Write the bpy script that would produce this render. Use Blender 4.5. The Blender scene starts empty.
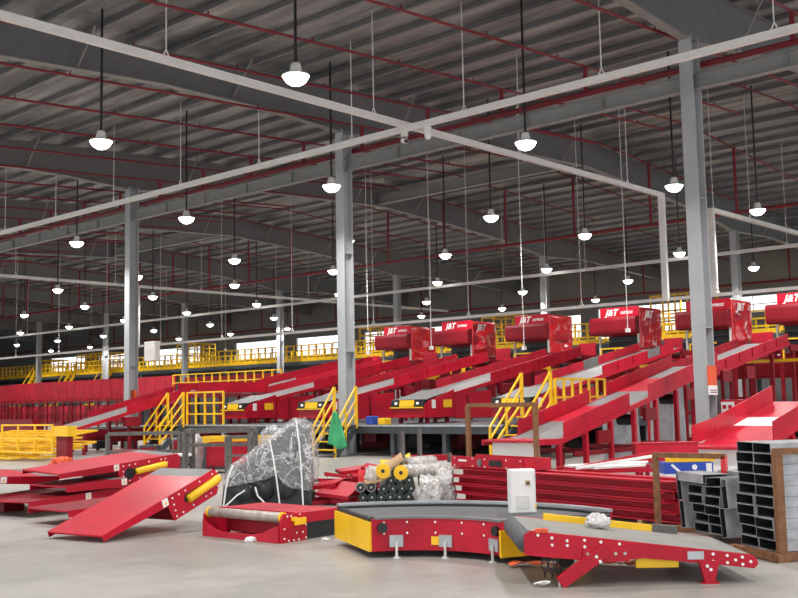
import bpy, bmesh, math, random
from math import sin, cos, pi, radians as R, sqrt, atan2
from mathutils import Vector, Matrix, noise
V = Vector
scene = bpy.context.scene
col = scene.collection
# ---------------------------------------------------------------- camera
FPX, TILT, ROLL, YAW, CAMZ = 1038.89, 0.0987937, -0.0197495, 0.7398478, 1.6
FW = V((cos(YAW)*cos(TILT), sin(YAW)*cos(TILT), sin(TILT)))
RT0 = V((sin(YAW), -cos(YAW), 0.0))
UP0 = RT0.cross(FW)
RT = cos(ROLL)*RT0 + sin(ROLL)*UP0
UP = -sin(ROLL)*RT0 + cos(ROLL)*UP0
cam_data = bpy.data.cameras.new('camera'); cam = bpy.data.objects.new('camera', cam_data); col.objects.link(cam)
cam_data.sensor_width = 36.0; cam_data.lens = 36.0*FPX/798.0; cam_data.clip_end = 600
m = Matrix((RT, UP, -FW)).transposed().to_4x4(); m.translation = V((0, 0, CAMZ))
cam.matrix_world = m
scene.camera = cam
# ---------------------------------------------------------------- sky, exposure
world = bpy.data.worlds.new('sky'); scene.world = world; world.use_nodes = True
bg = world.node_tree.nodes['Background']; bg.inputs[0].default_value = (0.93, 0.97, 1.0, 1); bg.inputs[1].default_value = 2.0
vs = scene.view_settings
vs.view_transform = 'Standard'; vs.look = 'None'; vs.gamma = 1.0; vs.use_curve_mapping = False; vs.exposure = 0.0
LAMP_W = 290.0
# ---------------------------------------------------------------- materials
def mat(name, rgb, rough=0.5, metal=0.0, var=0.12, scale=3.0, bump=0.0, bscale=40.0, coat=0.0, stretch=None, spec=0.5, rgb2=None):
    m = bpy.data.materials.new(name); m.use_nodes = True
    nt = m.node_tree; N = nt.nodes; L = nt.links
    p = N['Principled BSDF']; p.inputs['Roughness'].default_value = rough; p.inputs['Metallic'].default_value = metal
    p.inputs['Coat Weight'].default_value = coat; p.inputs['Coat Roughness'].default_value = 0.15
    p.inputs['Specular IOR Level'].default_value = spec
    geo = N.new('ShaderNodeNewGeometry'); vec = geo.outputs['Position']
    if stretch:
        mp = N.new('ShaderNodeMapping'); mp.inputs['Scale'].default_value = stretch
        L.new(vec, mp.inputs[0]); vec = mp.outputs[0]
    nz = N.new('ShaderNodeTexNoise'); nz.inputs['Scale'].default_value = scale; nz.inputs['Detail'].default_value = 5.0
    L.new(vec, nz.inputs['Vector'])
    cr = N.new('ShaderNodeValToRGB')
    a = rgb if rgb2 is None else rgb2
    k = 1.0-var if rgb2 is None else 1.0
    cr.color_ramp.elements[0].position = 0.3; cr.color_ramp.elements[1].position = 0.7
    cr.color_ramp.elements[0].color = (a[0]*k, a[1]*k, a[2]*k, 1)
    k2 = 1.0+var if rgb2 is None else 1.0
    cr.color_ramp.elements[1].color = (min(1, rgb[0]*k2), min(1, rgb[1]*k2), min(1, rgb[2]*k2), 1)
    L.new(nz.outputs['Fac'], cr.inputs[0]); L.new(cr.outputs[0], p.inputs['Base Color'])
    if bump > 0:
        nb = N.new('ShaderNodeTexNoise'); nb.inputs['Scale'].default_value = bscale; nb.inputs['Detail'].default_value = 4.0
        L.new(vec, nb.inputs['Vector'])
        b = N.new('ShaderNodeBump'); b.inputs['Strength'].default_value = bump; b.inputs['Distance'].default_value = 0.05
        L.new(nb.outputs['Fac'], b.inputs['Height']); L.new(b.outputs[0], p.inputs['Normal'])
    return m
def emit(name, rgb, s):
    m = bpy.data.materials.new(name); m.use_nodes = True
    N = m.node_tree.nodes; p = N['Principled BSDF']
    p.inputs['Base Color'].default_value = (*rgb, 1); p.inputs['Emission Color'].default_value = (*rgb, 1); p.inputs['Emission Strength'].default_value = s
    return m
def clear(name, rgb, alpha_lo, alpha_hi, scale, rough=0.15, bump=0.6, bscale=6.0, ridge=False):
    m = bpy.data.materials.new(name); m.use_nodes = True
    nt = m.node_tree; N = nt.nodes; L = nt.links
    p = N['Principled BSDF']; p.inputs['Base Color'].default_value = (*rgb, 1); p.inputs['Roughness'].default_value = rough
    p.inputs['Specular IOR Level'].default_value = 0.9
    geo = N.new('ShaderNodeNewGeometry')
    nz = N.new('ShaderNodeTexNoise'); nz.inputs['Scale'].default_value = scale; nz.inputs['Detail'].default_value = 6; nz.inputs['Roughness'].default_value = 0.65
    nz.inputs['Distortion'].default_value = 1.5
    L.new(geo.outputs['Position'], nz.inputs['Vector'])
    mr = N.new('ShaderNodeMapRange'); mr.inputs[3].default_value = alpha_lo; mr.inputs[4].default_value = alpha_hi
    if ridge:
        sb = N.new('ShaderNodeMath'); sb.operation = 'SUBTRACT'; sb.inputs[1].default_value = 0.5; L.new(nz.outputs['Fac'], sb.inputs[0])
        ab = N.new('ShaderNodeMath'); ab.operation = 'ABSOLUTE'; L.new(sb.outputs[0], ab.inputs[0])
        mr.inputs[1].default_value = 0.03; mr.inputs[2].default_value = 0.0; L.new(ab.outputs[0], mr.inputs[0])
    else:
        mr.inputs[1].default_value = 0.4; mr.inputs[2].default_value = 0.62; L.new(nz.outputs['Fac'], mr.inputs[0])
    L.new(mr.outputs[0], p.inputs['Alpha'])
    nb = N.new('ShaderNodeTexNoise'); nb.inputs['Scale'].default_value = bscale; nb.inputs['Detail'].default_value = 3; nb.inputs['Distortion'].default_value = 2.0
    L.new(geo.outputs['Position'], nb.inputs['Vector'])
    b = N.new('ShaderNodeBump'); b.inputs['Strength'].default_value = bump; b.inputs['Distance'].default_value = 0.08
    L.new(nb.outputs['Fac'], b.inputs['Height']); L.new(b.outputs[0], p.inputs['Normal'])
    return m
M = {
 'red': mat('red_paint', (0.46, 0.005, 0.024), 0.42, var=0.18, scale=1.6, coat=0.05, spec=0.32),
 'darkred': mat('dark_red_paint', (0.21, 0.004, 0.012), 0.45, var=0.2, scale=1.5, spec=0.3),
 'brightred': mat('bright_red_gloss', (0.62, 0.014, 0.02), 0.16, var=0.12, scale=2.0, bump=0.25, bscale=2.2, coat=0.6),
 'orange': mat('orange_paint', (0.75, 0.09, 0.02), 0.45),
 'yellow': mat('yellow_paint', (0.90, 0.53, 0.010), 0.42, var=0.08),
 'steelgrey': mat('grey_painted_steel', (0.39, 0.405, 0.42), 0.5, var=0.06, scale=2.0),
 'darksteel': mat('dark_painted_steel', (0.055, 0.065, 0.075), 0.5, var=0.2),
 'greybeam': mat('grey_beam_paint', (0.27, 0.275, 0.27), 0.55, var=0.07),
 'rafter': mat('rafter_paint', (0.17, 0.17, 0.175), 0.6, var=0.08),
 'flange': mat('rafter_flange_paint', (0.25, 0.245, 0.24), 0.5, var=0.08),
 'white': mat('white_paint', (0.78, 0.77, 0.75), 0.4, var=0.05),
 'offwhite': mat('off_white_paint', (0.66, 0.64, 0.61), 0.5, var=0.08),
 'belt': mat('dark_rubber_belt', (0.085, 0.085, 0.092), 0.55, var=0.2, scale=6),
 'greybelt': mat('grey_belt', (0.16, 0.16, 0.16), 0.5, var=0.1),
 'tanbelt': mat('worn_grey_belt', (0.22, 0.215, 0.20), 0.6, var=0.15, scale=4),
 'black': mat('black_plastic', (0.012, 0.012, 0.014), 0.4),
 'galv': mat('galvanised_steel', (0.42, 0.44, 0.46), 0.38, metal=0.55, var=0.2, scale=5),
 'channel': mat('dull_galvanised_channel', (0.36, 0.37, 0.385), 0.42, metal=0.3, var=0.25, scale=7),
 'inside': mat('inner_shade_steel', (0.03, 0.033, 0.037), 0.5, metal=0.2, var=0.3, scale=7),  # shade inside the hollow channels, put into the colour
 'chrome': mat('brushed_steel', (0.5, 0.49, 0.47), 0.3, metal=0.8, var=0.25, scale=9),
 'rustroll': mat('rusty_roller_steel', (0.34, 0.24, 0.19), 0.45, metal=0.4, var=0.4, scale=9, rgb2=(0.45, 0.43, 0.41)),
 'rust': mat('rusty_brown_steel', (0.20, 0.085, 0.035), 0.75, var=0.3, scale=12),
 'greypost': mat('weathered_grey_steel', (0.11, 0.10, 0.095), 0.7, var=0.25, scale=8),
 'green': mat('dark_green_rubber', (0.02, 0.05, 0.04), 0.45, var=0.3),
 'greencloth': mat('green_cloth', (0.06, 0.40, 0.17), 0.8, var=0.2, bump=0.3, bscale=12),
 'card': mat('cardboard', (0.44, 0.29, 0.16), 0.85, var=0.15),
 'blue': mat('blue_print', (0.02, 0.07, 0.42), 0.5),
 'paper': mat('white_paper', (0.82, 0.82, 0.80), 0.7, var=0.03),
 'floor': None, 'roof': None,
 'wall': mat('grey_wall_sheet', (0.22, 0.22, 0.225), 0.6, var=0.06, scale=0.5),
 'pipe_red': mat('dark_red_pipe', (0.20, 0.008, 0.018), 0.45, var=0.12),
 'lamp': emit('lamp_lens', (1.0, 0.98, 0.95), 14.0),
 'led': emit('panel_light', (1.0, 0.95, 0.85), .5),
 'film': clear('clear_wrap_film', (0.78, 0.79, 0.80), 0.24, 0.95, 2.6, rough=0.12, bump=1.0, bscale=4.0, ridge=True),
 'filmwhite': clear('milky_plastic', (0.76, 0.74, 0.72), 0.6, 1.0, 5.0, rough=0.2, bump=1.0, bscale=8.0),
 'glass': clear('window_glass', (0.8, 0.85, 0.88), 0.06, 0.10, 0.5, rough=0.05, bump=0.0),
 'darkmachine': mat('dark_machine_metal', (0.035, 0.037, 0.04), 0.45, var=0.4, scale=8),
 'greymachine': mat('grey_machine_metal', (0.18, 0.185, 0.19), 0.4, metal=0.4, var=0.3, scale=8),
}
def floor_mat():
    m = bpy.data.materials.new('polished_concrete'); m.use_nodes = True
    nt = m.node_tree; N = nt.nodes; L = nt.links; p = N['Principled BSDF']
    geo = N.new('ShaderNodeNewGeometry')
    n1 = N.new('ShaderNodeTexNoise'); n1.inputs['Scale'].default_value = 0.35; n1.inputs['Detail'].default_value = 8; n1.inputs['Roughness'].default_value = 0.6
    n2 = N.new('ShaderNodeTexNoise'); n2.inputs['Scale'].default_value = 4.0; n2.inputs['Detail'].default_value = 6
    L.new(geo.outputs['Position'], n1.inputs['Vector']); L.new(geo.outputs['Position'], n2.inputs['Vector'])
    mx = N.new('ShaderNodeMath'); mx.operation = 'ADD'; L.new(n1.outputs['Fac'], mx.inputs[0])
    ml = N.new('ShaderNodeMath'); ml.operation = 'MULTIPLY'; ml.inputs[1].default_value = 0.35; L.new(n2.outputs['Fac'], ml.inputs[0]); L.new(ml.outputs[0], mx.inputs[1])
    cr = N.new('ShaderNodeValToRGB'); e = cr.color_ramp.elements
    e[0].position = 0.5; e[0].color = (0.235, 0.225, 0.205, 1); e[1].position = 0.82; e[1].color = (0.37, 0.355, 0.33, 1)
    L.new(mx.outputs[0], cr.inputs[0]); L.new(cr.outputs[0], p.inputs['Base Color'])
    mr = N.new('ShaderNodeMapRange'); mr.inputs[3].default_value = 0.28; mr.inputs[4].default_value = 0.5
    L.new(n1.outputs['Fac'], mr.inputs[0]); L.new(mr.outputs[0], p.inputs['Roughness'])
    b = N.new('ShaderNodeBump'); b.inputs['Strength'].default_value = 0.04; L.new(n2.outputs['Fac'], b.inputs['Height']); L.new(b.outputs[0], p.inputs['Normal'])
    return m
def roof_mat():
    m = bpy.data.materials.new('foil_roof_insulation'); m.use_nodes = True
    nt = m.node_tree; N = nt.nodes; L = nt.links; p = N['Principled BSDF']
    geo = N.new('ShaderNodeNewGeometry')
    mp = N.new('ShaderNodeMapping'); mp.inputs['Scale'].default_value = (1.6, 0.22, 1.0); L.new(geo.outputs['Position'], mp.inputs[0])
    n1 = N.new('ShaderNodeTexNoise'); n1.inputs['Scale'].default_value = 1.0; n1.inputs['Detail'].default_value = 7; n1.inputs['Roughness'].default_value = 0.62
    L.new(mp.outputs[0], n1.inputs['Vector'])
    cr = N.new('ShaderNodeValToRGB'); e = cr.color_ramp.elements
    e[0].position = 0.36; e[0].color = (0.15, 0.15, 0.153, 1); e[1].position = 0.68; e[1].color = (0.54, 0.535, 0.54, 1)  # lighter streaks are reflections on the foil, put into the colour
    L.new(n1.outputs['Fac'], cr.inputs[0]); L.new(cr.outputs[0], p.inputs['Base Color'])
    p.inputs['Metallic'].default_value = 0.45; p.inputs['Roughness'].default_value = 0.36
    mp2 = N.new('ShaderNodeMapping'); mp2.inputs['Scale'].default_value = (7.0, 2.2, 1.0); L.new(geo.outputs['Position'], mp2.inputs[0])
    n2 = N.new('ShaderNodeTexNoise'); n2.inputs['Scale'].default_value = 1.0; n2.inputs['Detail'].default_value = 5; L.new(mp2.outputs[0], n2.inputs['Vector'])
    b = N.new('ShaderNodeBump'); b.inputs['Strength'].default_value = 0.8; b.inputs['Distance'].default_value = 0.07
    L.new(n2.outputs['Fac'], b.inputs['Height']); L.new(b.outputs[0], p.inputs['Normal'])
    return m
M['floor'] = floor_mat(); M['roof'] = roof_mat()
# ---------------------------------------------------------------- mesh helpers
class MB:
    def __init__(s): s.v = []; s.f = []
    def add(s, vs, fs):
        o = len(s.v); s.v += [tuple(x) for x in vs]; s.f += [tuple(i+o for i in f) for f in fs]; return s
    def box(s, a, b):
        x0, y0, z0 = a; x1, y1, z1 = b
        return s.add([(x0,y0,z0),(x1,y0,z0),(x1,y1,z0),(x0,y1,z0),(x0,y0,z1),(x1,y0,z1),(x1,y1,z1),(x0,y1,z1)],
                     [(0,3,2,1),(4,5,6,7),(0,1,5,4),(1,2,6,5),(2,3,7,6),(3,0,4,7)])
    def bar(s, p0, p1, w, h, up=V((0,0,1))):
        p0, p1 = V(p0), V(p1); d = (p1-p0).normalized()
        if abs(d.dot(up)) > 0.99: up = V((1,0,0))
        a = d.cross(up).normalized(); b = a.cross(d)
        vs = []
        for p in (p0, p1):
            for sx, sy in ((-1,-1),(1,-1),(1,1),(-1,1)): vs.append(p+a*sx*w/2+b*sy*h/2)
        return s.add(vs, [(0,1,2,3),(7,6,5,4),(0,4,5,1),(1,5,6,2),(2,6,7,3),(3,7,4,0)])
    def cyl(s, p0, p1, r, n=12, r2=None, caps=True):
        p0, p1 = V(p0), V(p1); d = (p1-p0).normalized(); up = V((0,0,1)) if abs(d.z) < 0.9 else V((1,0,0))
        a = d.cross(up).normalized(); b = a.cross(d); r2 = r if r2 is None else r2; vs = []
        for p, rr in ((p0, r), (p1, r2)):
            for i in range(n): t = 2*pi*i/n; vs.append(p+a*cos(t)*rr+b*sin(t)*rr)
        fs = [(i,(i+1)%n,n+(i+1)%n,n+i) for i in range(n)]
        if caps: fs += [tuple(range(n))[::-1], tuple(range(n, 2*n))]
        return s.add(vs, fs)
    def tube(s, pts, r, n=6):
        for a, b in zip(pts[:-1], pts[1:]): s.cyl(a, b, r, n)
        return s
    def prism(s, poly, axis, t0, t1):      # poly in the two other axes, extruded along axis
        n = len(poly)
        def P(u, w, t): return {'x': (t,u,w), 'y': (u,t,w), 'z': (u,w,t)}[axis]
        vs = [P(u,w,t0) for u,w in poly]+[P(u,w,t1) for u,w in poly]
        return s.add(vs, [tuple(range(n))[::-1], tuple(range(n,2*n))]+[(i,(i+1)%n,n+(i+1)%n,n+i) for i in range(n)])
    def lathe(s, prof, c=(0,0,0), n=16):
        vs = []; k = len(prof)
        for i in range(n):
            t = 2*pi*i/n
            for r, z in prof: vs.append((c[0]+r*cos(t), c[1]+r*sin(t), c[2]+z))
        fs = []
        for i in range(n):
            for j in range(k-1):
                a, b = i*k+j, ((i+1)%n)*k+j; fs.append((a, b, b+1, a+1))
        return s.add(vs, fs)
    def mesh(s, name, mt, smooth=False):
        me = bpy.data.meshes.new(name); me.from_pydata(s.v, [], s.f)
        bm = bmesh.new(); bm.from_mesh(me); bmesh.ops.recalc_face_normals(bm, faces=bm.faces); bm.to_mesh(me); bm.free()
        me.materials.append(M[mt])
        if smooth: me.shade_auto(smooth) if False else me.polygons.foreach_set('use_smooth', [True]*len(me.polygons))
        return me
    def build(s, name, mt, parent=None, smooth=False, bevel=0.0):
        o = bpy.data.objects.new(name, s.mesh(name, mt, smooth)); col.objects.link(o)
        if parent: o.parent = parent
        if bevel:
            b = o.modifiers.new('edge', 'BEVEL'); b.width = bevel; b.segments = 2; b.limit_method = 'ANGLE'
        return o
def tag(o, label, cat, group=None, kind=None):
    if label: o['label'] = label
    if cat: o['category'] = cat
    if group: o['group'] = group
    if kind: o['kind'] = kind
    return o
def thing(name, label, cat, loc=(0,0,0), rz=0.0, group=None, rot=None):
    o = bpy.data.objects.new(name, None); col.objects.link(o); o.empty_display_size = 0.2
    o.location = loc; o.rotation_euler = rot if rot else (0, 0, rz)
    return tag(o, label, cat, group)
def structure(o):
    o['kind'] = 'structure'; return o
_unit = {}
def unit(kind, mt):
    k = (kind, mt)
    if k not in _unit:
        b = MB()
        if kind == 'box': b.box((-.5,-.5,0), (.5,.5,1))
        else: b.cyl((0,0,0), (0,0,1), 1.0, 8 if kind == 'rod' else 16)
        _unit[k] = b.mesh('unit_'+kind, mt, False)
    return _unit[k]
def place(me, name, parent, p0, p1, sx, sy, roll=None):
    p0, p1 = V(p0), V(p1); d = p1-p0; L = d.length; z = d/L
    up = V((0,0,1)) if abs(z.z) < 0.99 else V((1,0,0))
    x = up.cross(z).normalized() if roll is None else V(roll)
    y = z.cross(x)
    m = Matrix((x*sx, y*sy, z*L)).transposed().to_4x4(); m.translation = p0
    o = bpy.data.objects.new(name, me); col.objects.link(o); o.parent = parent; o.matrix_local = m
    return o
def bar(parent, name, p0, p1, w, h, mt): return place(unit('box', mt), name, parent, p0, p1, w, h)   # w sideways, h upward
def rod(parent, name, p0, p1, r, mt, fine=False): return place(unit('disc' if fine else 'rod', mt), name, parent, p0, p1, r, r)
def dup(root, loc, rz, label, group=None):
    r = root.copy(); col.objects.link(r); r.location = loc; r.rotation_euler = (0,0,rz)
    r['label'] = label
    if group: r['group'] = group
    for ch in list(root.children):
        c = ch.copy(); col.objects.link(c); c.parent = r
        for g in ch.children:
            d = g.copy(); col.objects.link(d); d.parent = c
    return r
ORD = ['first','second','third','fourth','fifth','sixth','seventh','eighth','ninth','tenth','eleventh','twelfth','thirteenth','fourteenth']
rnd = random.Random(7)
BX = (sin(YAW), -cos(YAW))       # ground direction running sideways across the view
BY = (cos(YAW), sin(YAW))        # ground direction running away
# ================================================================ THE SHELL
ROOF_R, SLOPE = 12.75, 0.06
def zr(x): return ROOF_R - SLOPE*abs(x-37.3)
XA, XB, YA, YB = -12.0, 66.0, -13.0, 132.0
fl = MB().box((XA-14, YA-14, -0.15), (XB, YB, 0)).build('floor', 'floor'); structure(fl)
rf = MB()
for x0, x1 in ((XA, 37.3), (37.3, XB)):
    rf.add([(x0,YA,zr(x0)),(x1,YA,zr(x1)),(x1,YB,zr(x1)),(x0,YB,zr(x0)),(x0,YA,zr(x0)+.1),(x1,YA,zr(x1)+.1),(x1,YB,zr(x1)+.1),(x0,YB,zr(x0)+.1)],
           [(0,3,2,1),(4,5,6,7),(0,1,5,4),(1,2,6,5),(2,3,7,6),(3,0,4,7)])
ceiling = structure(rf.build('ceiling', 'roof'))
x = XA+1.2
while x < XB:
    if abs(x-37.3) > 0.3: bar(ceiling, 'purlin', (x,YA,zr(x)-0.08), (x,YB,zr(x)-0.08), 0.06, 0.15, 'rafter'); bar(ceiling, 'lit_purlin_lip', (x-.02,YA,zr(x)-0.16), (x-.02,YB,zr(x)-0.16), 0.09, 0.012, 'flange')  # lip coloured lighter to paint in lamp light on the purlin undersides
    x += 1.3
# far wall with window openings
WINS = []
wz0, wz1 = 5.5, 7.15
y = 21.0
wins = [(24.5,33.0,7.0,8.1),(33.5,40.5,5.9,8.1),(42.0,46.5,6.0,7.8),(50.5,57.0,6.0,7.8),(58.5,64.5,6.0,7.8),(66,73.5,6.0,7.8),(76.0,82.6,6.0,7.8),(88.5,98.5,6.0,7.8),(102,108,6.0,7.8),(111,119,6.0,7.8),(17,22,6.0,7.8),(6,14,6.0,7.8)]
wins.sort()
wb = MB(); yprev = YA
for (a, b, z0, z1) in wins:
    wb.box((XB,yprev,0), (XB+.2,a,zr(XB)))
    wb.box((XB,a,0), (XB+.2,b,z0)); wb.box((XB,a,z1), (XB+.2,b,zr(XB)))
    yprev = b
wb.box((XB,yprev,0), (XB+.2,YB,zr(XB)))
structure(wb.build('wall_far', 'wall'))
for i, (a, b, z0, z1) in enumerate(wins):
    w = thing('window_%d' % (i+1), None, None, (XB+.1, a, z0)); w['kind'] = 'structure'
    n = max(2, round((b-a)/2.4)); st = (b-a)/n
    for k in range(n+1): bar(w, 'mullion', (0,k*st,0), (0,k*st,z1-z0), 0.05, 0.05, 'white')
    for zz in (0, (z1-z0)/2, z1-z0): bar(w, 'transom', (0,0,zz), (0,b-a,zz), 0.06, 0.06, 'white')
    for k in range(n):
        MB().box((0.0,k*st+.04,.04), (0.012,(k+1)*st-.04,z1-z0-.04)).build('pane', 'glass', w)
lw = MB()
lw.prism([(XA,0),(XB,0),(XB,zr(XB)),(37.3,ROOF_R),(XA,zr(XA))], 'y', YB, YB+.2)
structure(lw.build('wall_left', 'wall'))
# columns
ROWS = [23.0, 51.6]; YC = [11.28+12*k for k in range(-1, 10)]
def column_parts(top):
    p = []
    sh = MB(); w, d, t = 0.34, 0.42, 0.03
    sh.box((-d/2,-w/2,0.03), (-d/2+t,w/2,top)).box((d/2-t,-w/2,0.03), (d/2,w/2,top)).box((-d/2+t,-.012,0.03), (d/2-t,.012,top))
    p.append(('shaft', sh.mesh('shaft', 'steelgrey')))
    p.append(('base_plate', MB().box((-.32,-.28,0), (.32,.28,.03)).mesh('base_plate', 'steelgrey')))
    b = MB()
    for z in (3.2, 6.3, 9.35):
        b.box((-d/2+t,-w/2,z), (d/2-t,-.012,z+.02)).box((-d/2+t,.012,z), (d/2-t,w/2,z+.02))
    p.append(('stiffener', b.mesh('stiffener', 'steelgrey')))
    return p
for ri, X in enumerate(ROWS):
    parts = column_parts(10.3 if ri == 0 else 10.2)
    for k, Y in enumerate(YC):
        c = bpy.data.objects.new('steel_column', None); col.objects.link(c); c.location = (X,Y,0); structure(c)
        for n, me in parts:
            o = bpy.data.objects.new(n, me); col.objects.link(o); o.parent = c
# tie beams along the near row
for k in range(len(YC)-1):
    y0, y1 = YC[k]+.02, YC[k+1]-.02
    tb = bpy.data.objects.new('tie_beam', None); col.objects.link(tb); structure(tb); tb.location = (ROWS[0], y0, 0)
    L = y1-y0
    MB().box((-.11,.1,8.96), (.11,L-.1,8.985)).box((-.11,.1,9.335), (.11,L-.1,9.36)).box((-.01,.1,8.985), (.01,L-.1,9.335)).build('beam', 'greybeam', tb)
    for j in range(1, 5): MB().box((-.1,j*L/5-.01,8.985), (-.012,j*L/5+.01,9.335)).build('stiffener', 'greybeam', tb)
# rafters
RB = [(-12,9.2),(-5.6,8.6),(3,9.5),(11.6,10.04),(16,10.33),(20,10.36),(22.75,10.22),(23.25,10.22),(28,10.95),(32,11.15),(37.3,11.38),(42.6,11.08),(47.6,10.7),(51.3,10.15),(51.9,10.15),(56,10.3),(60,10.1),(66,9.75)]
rw = MB(); rfl = MB(); rtf = MB()
poly = [(x,z) for x,z in RB]+[(66,zr(66)-.24),(37.3,ROOF_R-.24),(-12,zr(-12)-.24)]
rw.prism(poly, 'y', -.008, .008)
rst = MB()
for (xa,za),(xb,zb) in zip(RB[:-1], RB[1:]): rfl.bar((xa,0,za), (xb,0,zb), 0.26, 0.03)
for xa, xb in ((-12,37.3),(37.3,66)): rtf.bar((xa,0,zr(xa)-.24), (xb,0,zr(xb)-.24), 0.26, 0.03)
rwm, rfm, rtm = rw.mesh('web','rafter'), rfl.mesh('bottom_flange','flange'), rtf.mesh('top_flange','rafter')
for k, Y in enumerate(YC):
    r_ = bpy.data.objects.new('roof_rafter', None); col.objects.link(r_); structure(r_); r_.location = (0,Y,0)
    for n, me in (('web',rwm),('bottom_flange',rfm),('top_flange',rtm)):
        o = bpy.data.objects.new(n, me); col.objects.link(o); o.parent = r_
    # fly braces from purlin to bottom flange
    for xb_ in (8.0, 13.5, 18.5, 25.5, 30.5, 35.5, 40, 45, 49, 55, 60):
        zb = [z for (xx,z),(xx2,z2) in zip(RB[:-1],RB[1:]) if xx <= xb_ <= xx2][0]
        for sgn in (-1, 1): bar(r_, 'fly_brace', (xb_,sgn*.03,zb+.12), (xb_,sgn*.9,zr(xb_)-.25), 0.05, 0.05, 'flange')
# ridge struts in alternate bays
for y0 in (23.5, 47.5, 71.5, -0.5):
    o = MB().box((37.15,y0+.02,11.45),(37.45,y0+11.98,11.48)).box((37.15,y0+.02,11.9),(37.45,y0+11.98,11.93)).box((37.29,y0+.02,11.48),(37.31,y0+11.98,11.9)).build('ridge_strut','greybeam')
    structure(o)
# cross bracing rods and eave strut under the roof
for y0 in (35.5,):
    for (xa,xb) in ((23.0,37.3),(37.3,51.6)):
        pass
# ================================================================ OVERHEAD SERVICES
def sprinkler(X, z, name_label, ys, xr, off=.5):
    t = thing('sprinkler_pipe_run', name_label, 'sprinkler pipe', (X,0,z), group=None)
    rod(t, 'main_pipe', (0,YA+.5,0), (0,YB-.5,0), 0.075, 'pipe_red', True)
    rod(t, 'main_pipe', (0.25,YA+.5,0.06), (0.25,YB-.5,0.06), 0.045, 'pipe_red', True)
    for Y in ys:
        zb = min(zr(X+xr[0]), zr(X+xr[1]), zr(X)) - z
        rod(t, 'riser_pipe', (0,Y,0), (0,Y,zr(X)-z-off), 0.06, 'pipe_red', True)
        xa, xb = X+xr[0], X+xr[1]
        pts = sorted(set([xa, xb]+([37.3] if xa < 37.3 < xb else [])))
        for a, b in zip(pts[:-1], pts[1:]):
            rod(t, 'branch_pipe', (a-X,Y,zr(a)-z-off), (b-X,Y,zr(b)-z-off), 0.035, 'pipe_red')
            n = int((b-a)/3.0)
            for j in range(n):
                xx = a+1.2+j*3.0
                if (Y < 60): rod(t, 'sprinkler_head', (xx-X,Y,zr(xx)-z-off), (xx-X,Y,zr(xx)-z-off+.12), 0.02, 'pipe_red')
    return t
sprinkler(23.36, 9.66, 'dark red sprinkler main with branch pipes running above the grey tie beam', [3.32+2.78*k for k in range(0, 34)], (-20.5, 9.5), 1.5)
sprinkler(41.4, 9.23, 'dark red sprinkler main crossing the middle of the hall above the hooded machines', [14.5+4.0*k for k in range(0, 22)], (-9.0, 8.5))
sprinkler(63.0, 8.6, 'dark red sprinkler main running in front of the far window wall', [20+5.0*k for k in range(0, 20)], (-10.0, 2.5))
def cable_tray(name_label, p0, p1, hang, drops=(), w=0.15, h=0.13, zoff=0.0, mt='white'):
    p0, p1 = V(p0), V(p1); t = thing('cable_tray', name_label, 'cable tray', p0)
    d = p1-p0; L = d.length; u = d.normalized()
    bar(t, 'tray', (0,0,0), d, w, h, mt)
    bar(t, 'tray_lid', (0,0,h/2+.006), d+V((0,0,h/2+.006)), w+.03, 0.012, mt)
    s = hang*0.5
    while s < L:
        q = u*s; top = zr(p0.x+q.x)-p0.z-.005
        rod(t, 'hanger_rod', q+V((0,0,h/2+.16)), q+V((0,0,top)), 0.014, mt)
        for sg in (-1, 1):
            side = V((-u.y,u.x,0))*sg*.07
            along = u*sg*.09
            rod(t, 'hanger_clip', q+along+V((0,0,h/2)), q+V((0,0,h/2+.17)), 0.018, mt)
        s += hang
    for q0, q1 in drops: bar(t, 'drop_duct', V(q0)-p0, V(q1)-p0, 0.22, 0.14, mt)
    return t
cable_tray('white cable tray hung in front of the near grey columns, running along them', (20.1,-2,8.8), (20.1,108,8.8), 4.0)
cable_tray('white cable tray crossing the near tray at a right angle, with a long drop', (3.0,17.86,8.84), (33.7,17.86,8.84), 6.3,
           [((33.7,17.86,8.9),(33.7,17.86,5.0))])
cable_tray('white cable tray with tall drop just right of the nearest grey column', (33.95,16.12,8.08), (62,16.12,8.08), 6.5, [((33.95,16.12,8.14),(33.95,16.12,5.1))], mt='offwhite')
cable_tray('white cable tray crossing behind the leftmost grey column with a drop beside it', (11.5,51.5,8.56), (62,51.5,8.56), 6.0, [((34.0,51.5,8.56),(34.0,51.5,5.1))])
cable_tray('thin white cable tray spanning the hall above the red hoods, upper of two', (43.5,9.8,7.86), (43.5,115,7.86), 5.0, mt='offwhite')
cable_tray('thin white cable tray just over the tops of the red hoods, lower of two', (33.8,7.7,5.06), (33.8,97,5.06), 5.5, w=0.12, h=0.1, mt='offwhite')
# cameras under the tray crossing
for i, (X, Y, lab) in enumerate(((20.15,18.08,'white security camera under tray crossing, the one with a black lens'), (20.2,17.3,'white dome security camera under tray crossing, nearer the tall column'))):
    t = thing('security_camera', lab, 'camera', (X,Y,8.73))
    MB().cyl((0,0,-.12), (0,0,0), 0.1, 12).build('mount', 'white', t)
    if i == 0:
        MB().cyl((0,.06,-.2), (-.05,-.1,-.26), 0.07, 12).build('body', 'white', t); MB().cyl((-.05,-.1,-.26), (-.06,-.115,-.265), 0.055, 12).build('lens', 'black', t)
        MB().bar((0,0,-.12), (0,0,-.24), .05, .05).build('bracket', 'black', t)
    else:
        MB().cyl((0,0,-.2), (0,0,-.12), 0.08, 12).build('housing', 'white', t)
        MB().lathe([(0.09,-.2),(0.088,-.26),(0.06,-.31),(0.0,-.33)], n=14).build('dome', 'paper', t, True)
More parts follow.
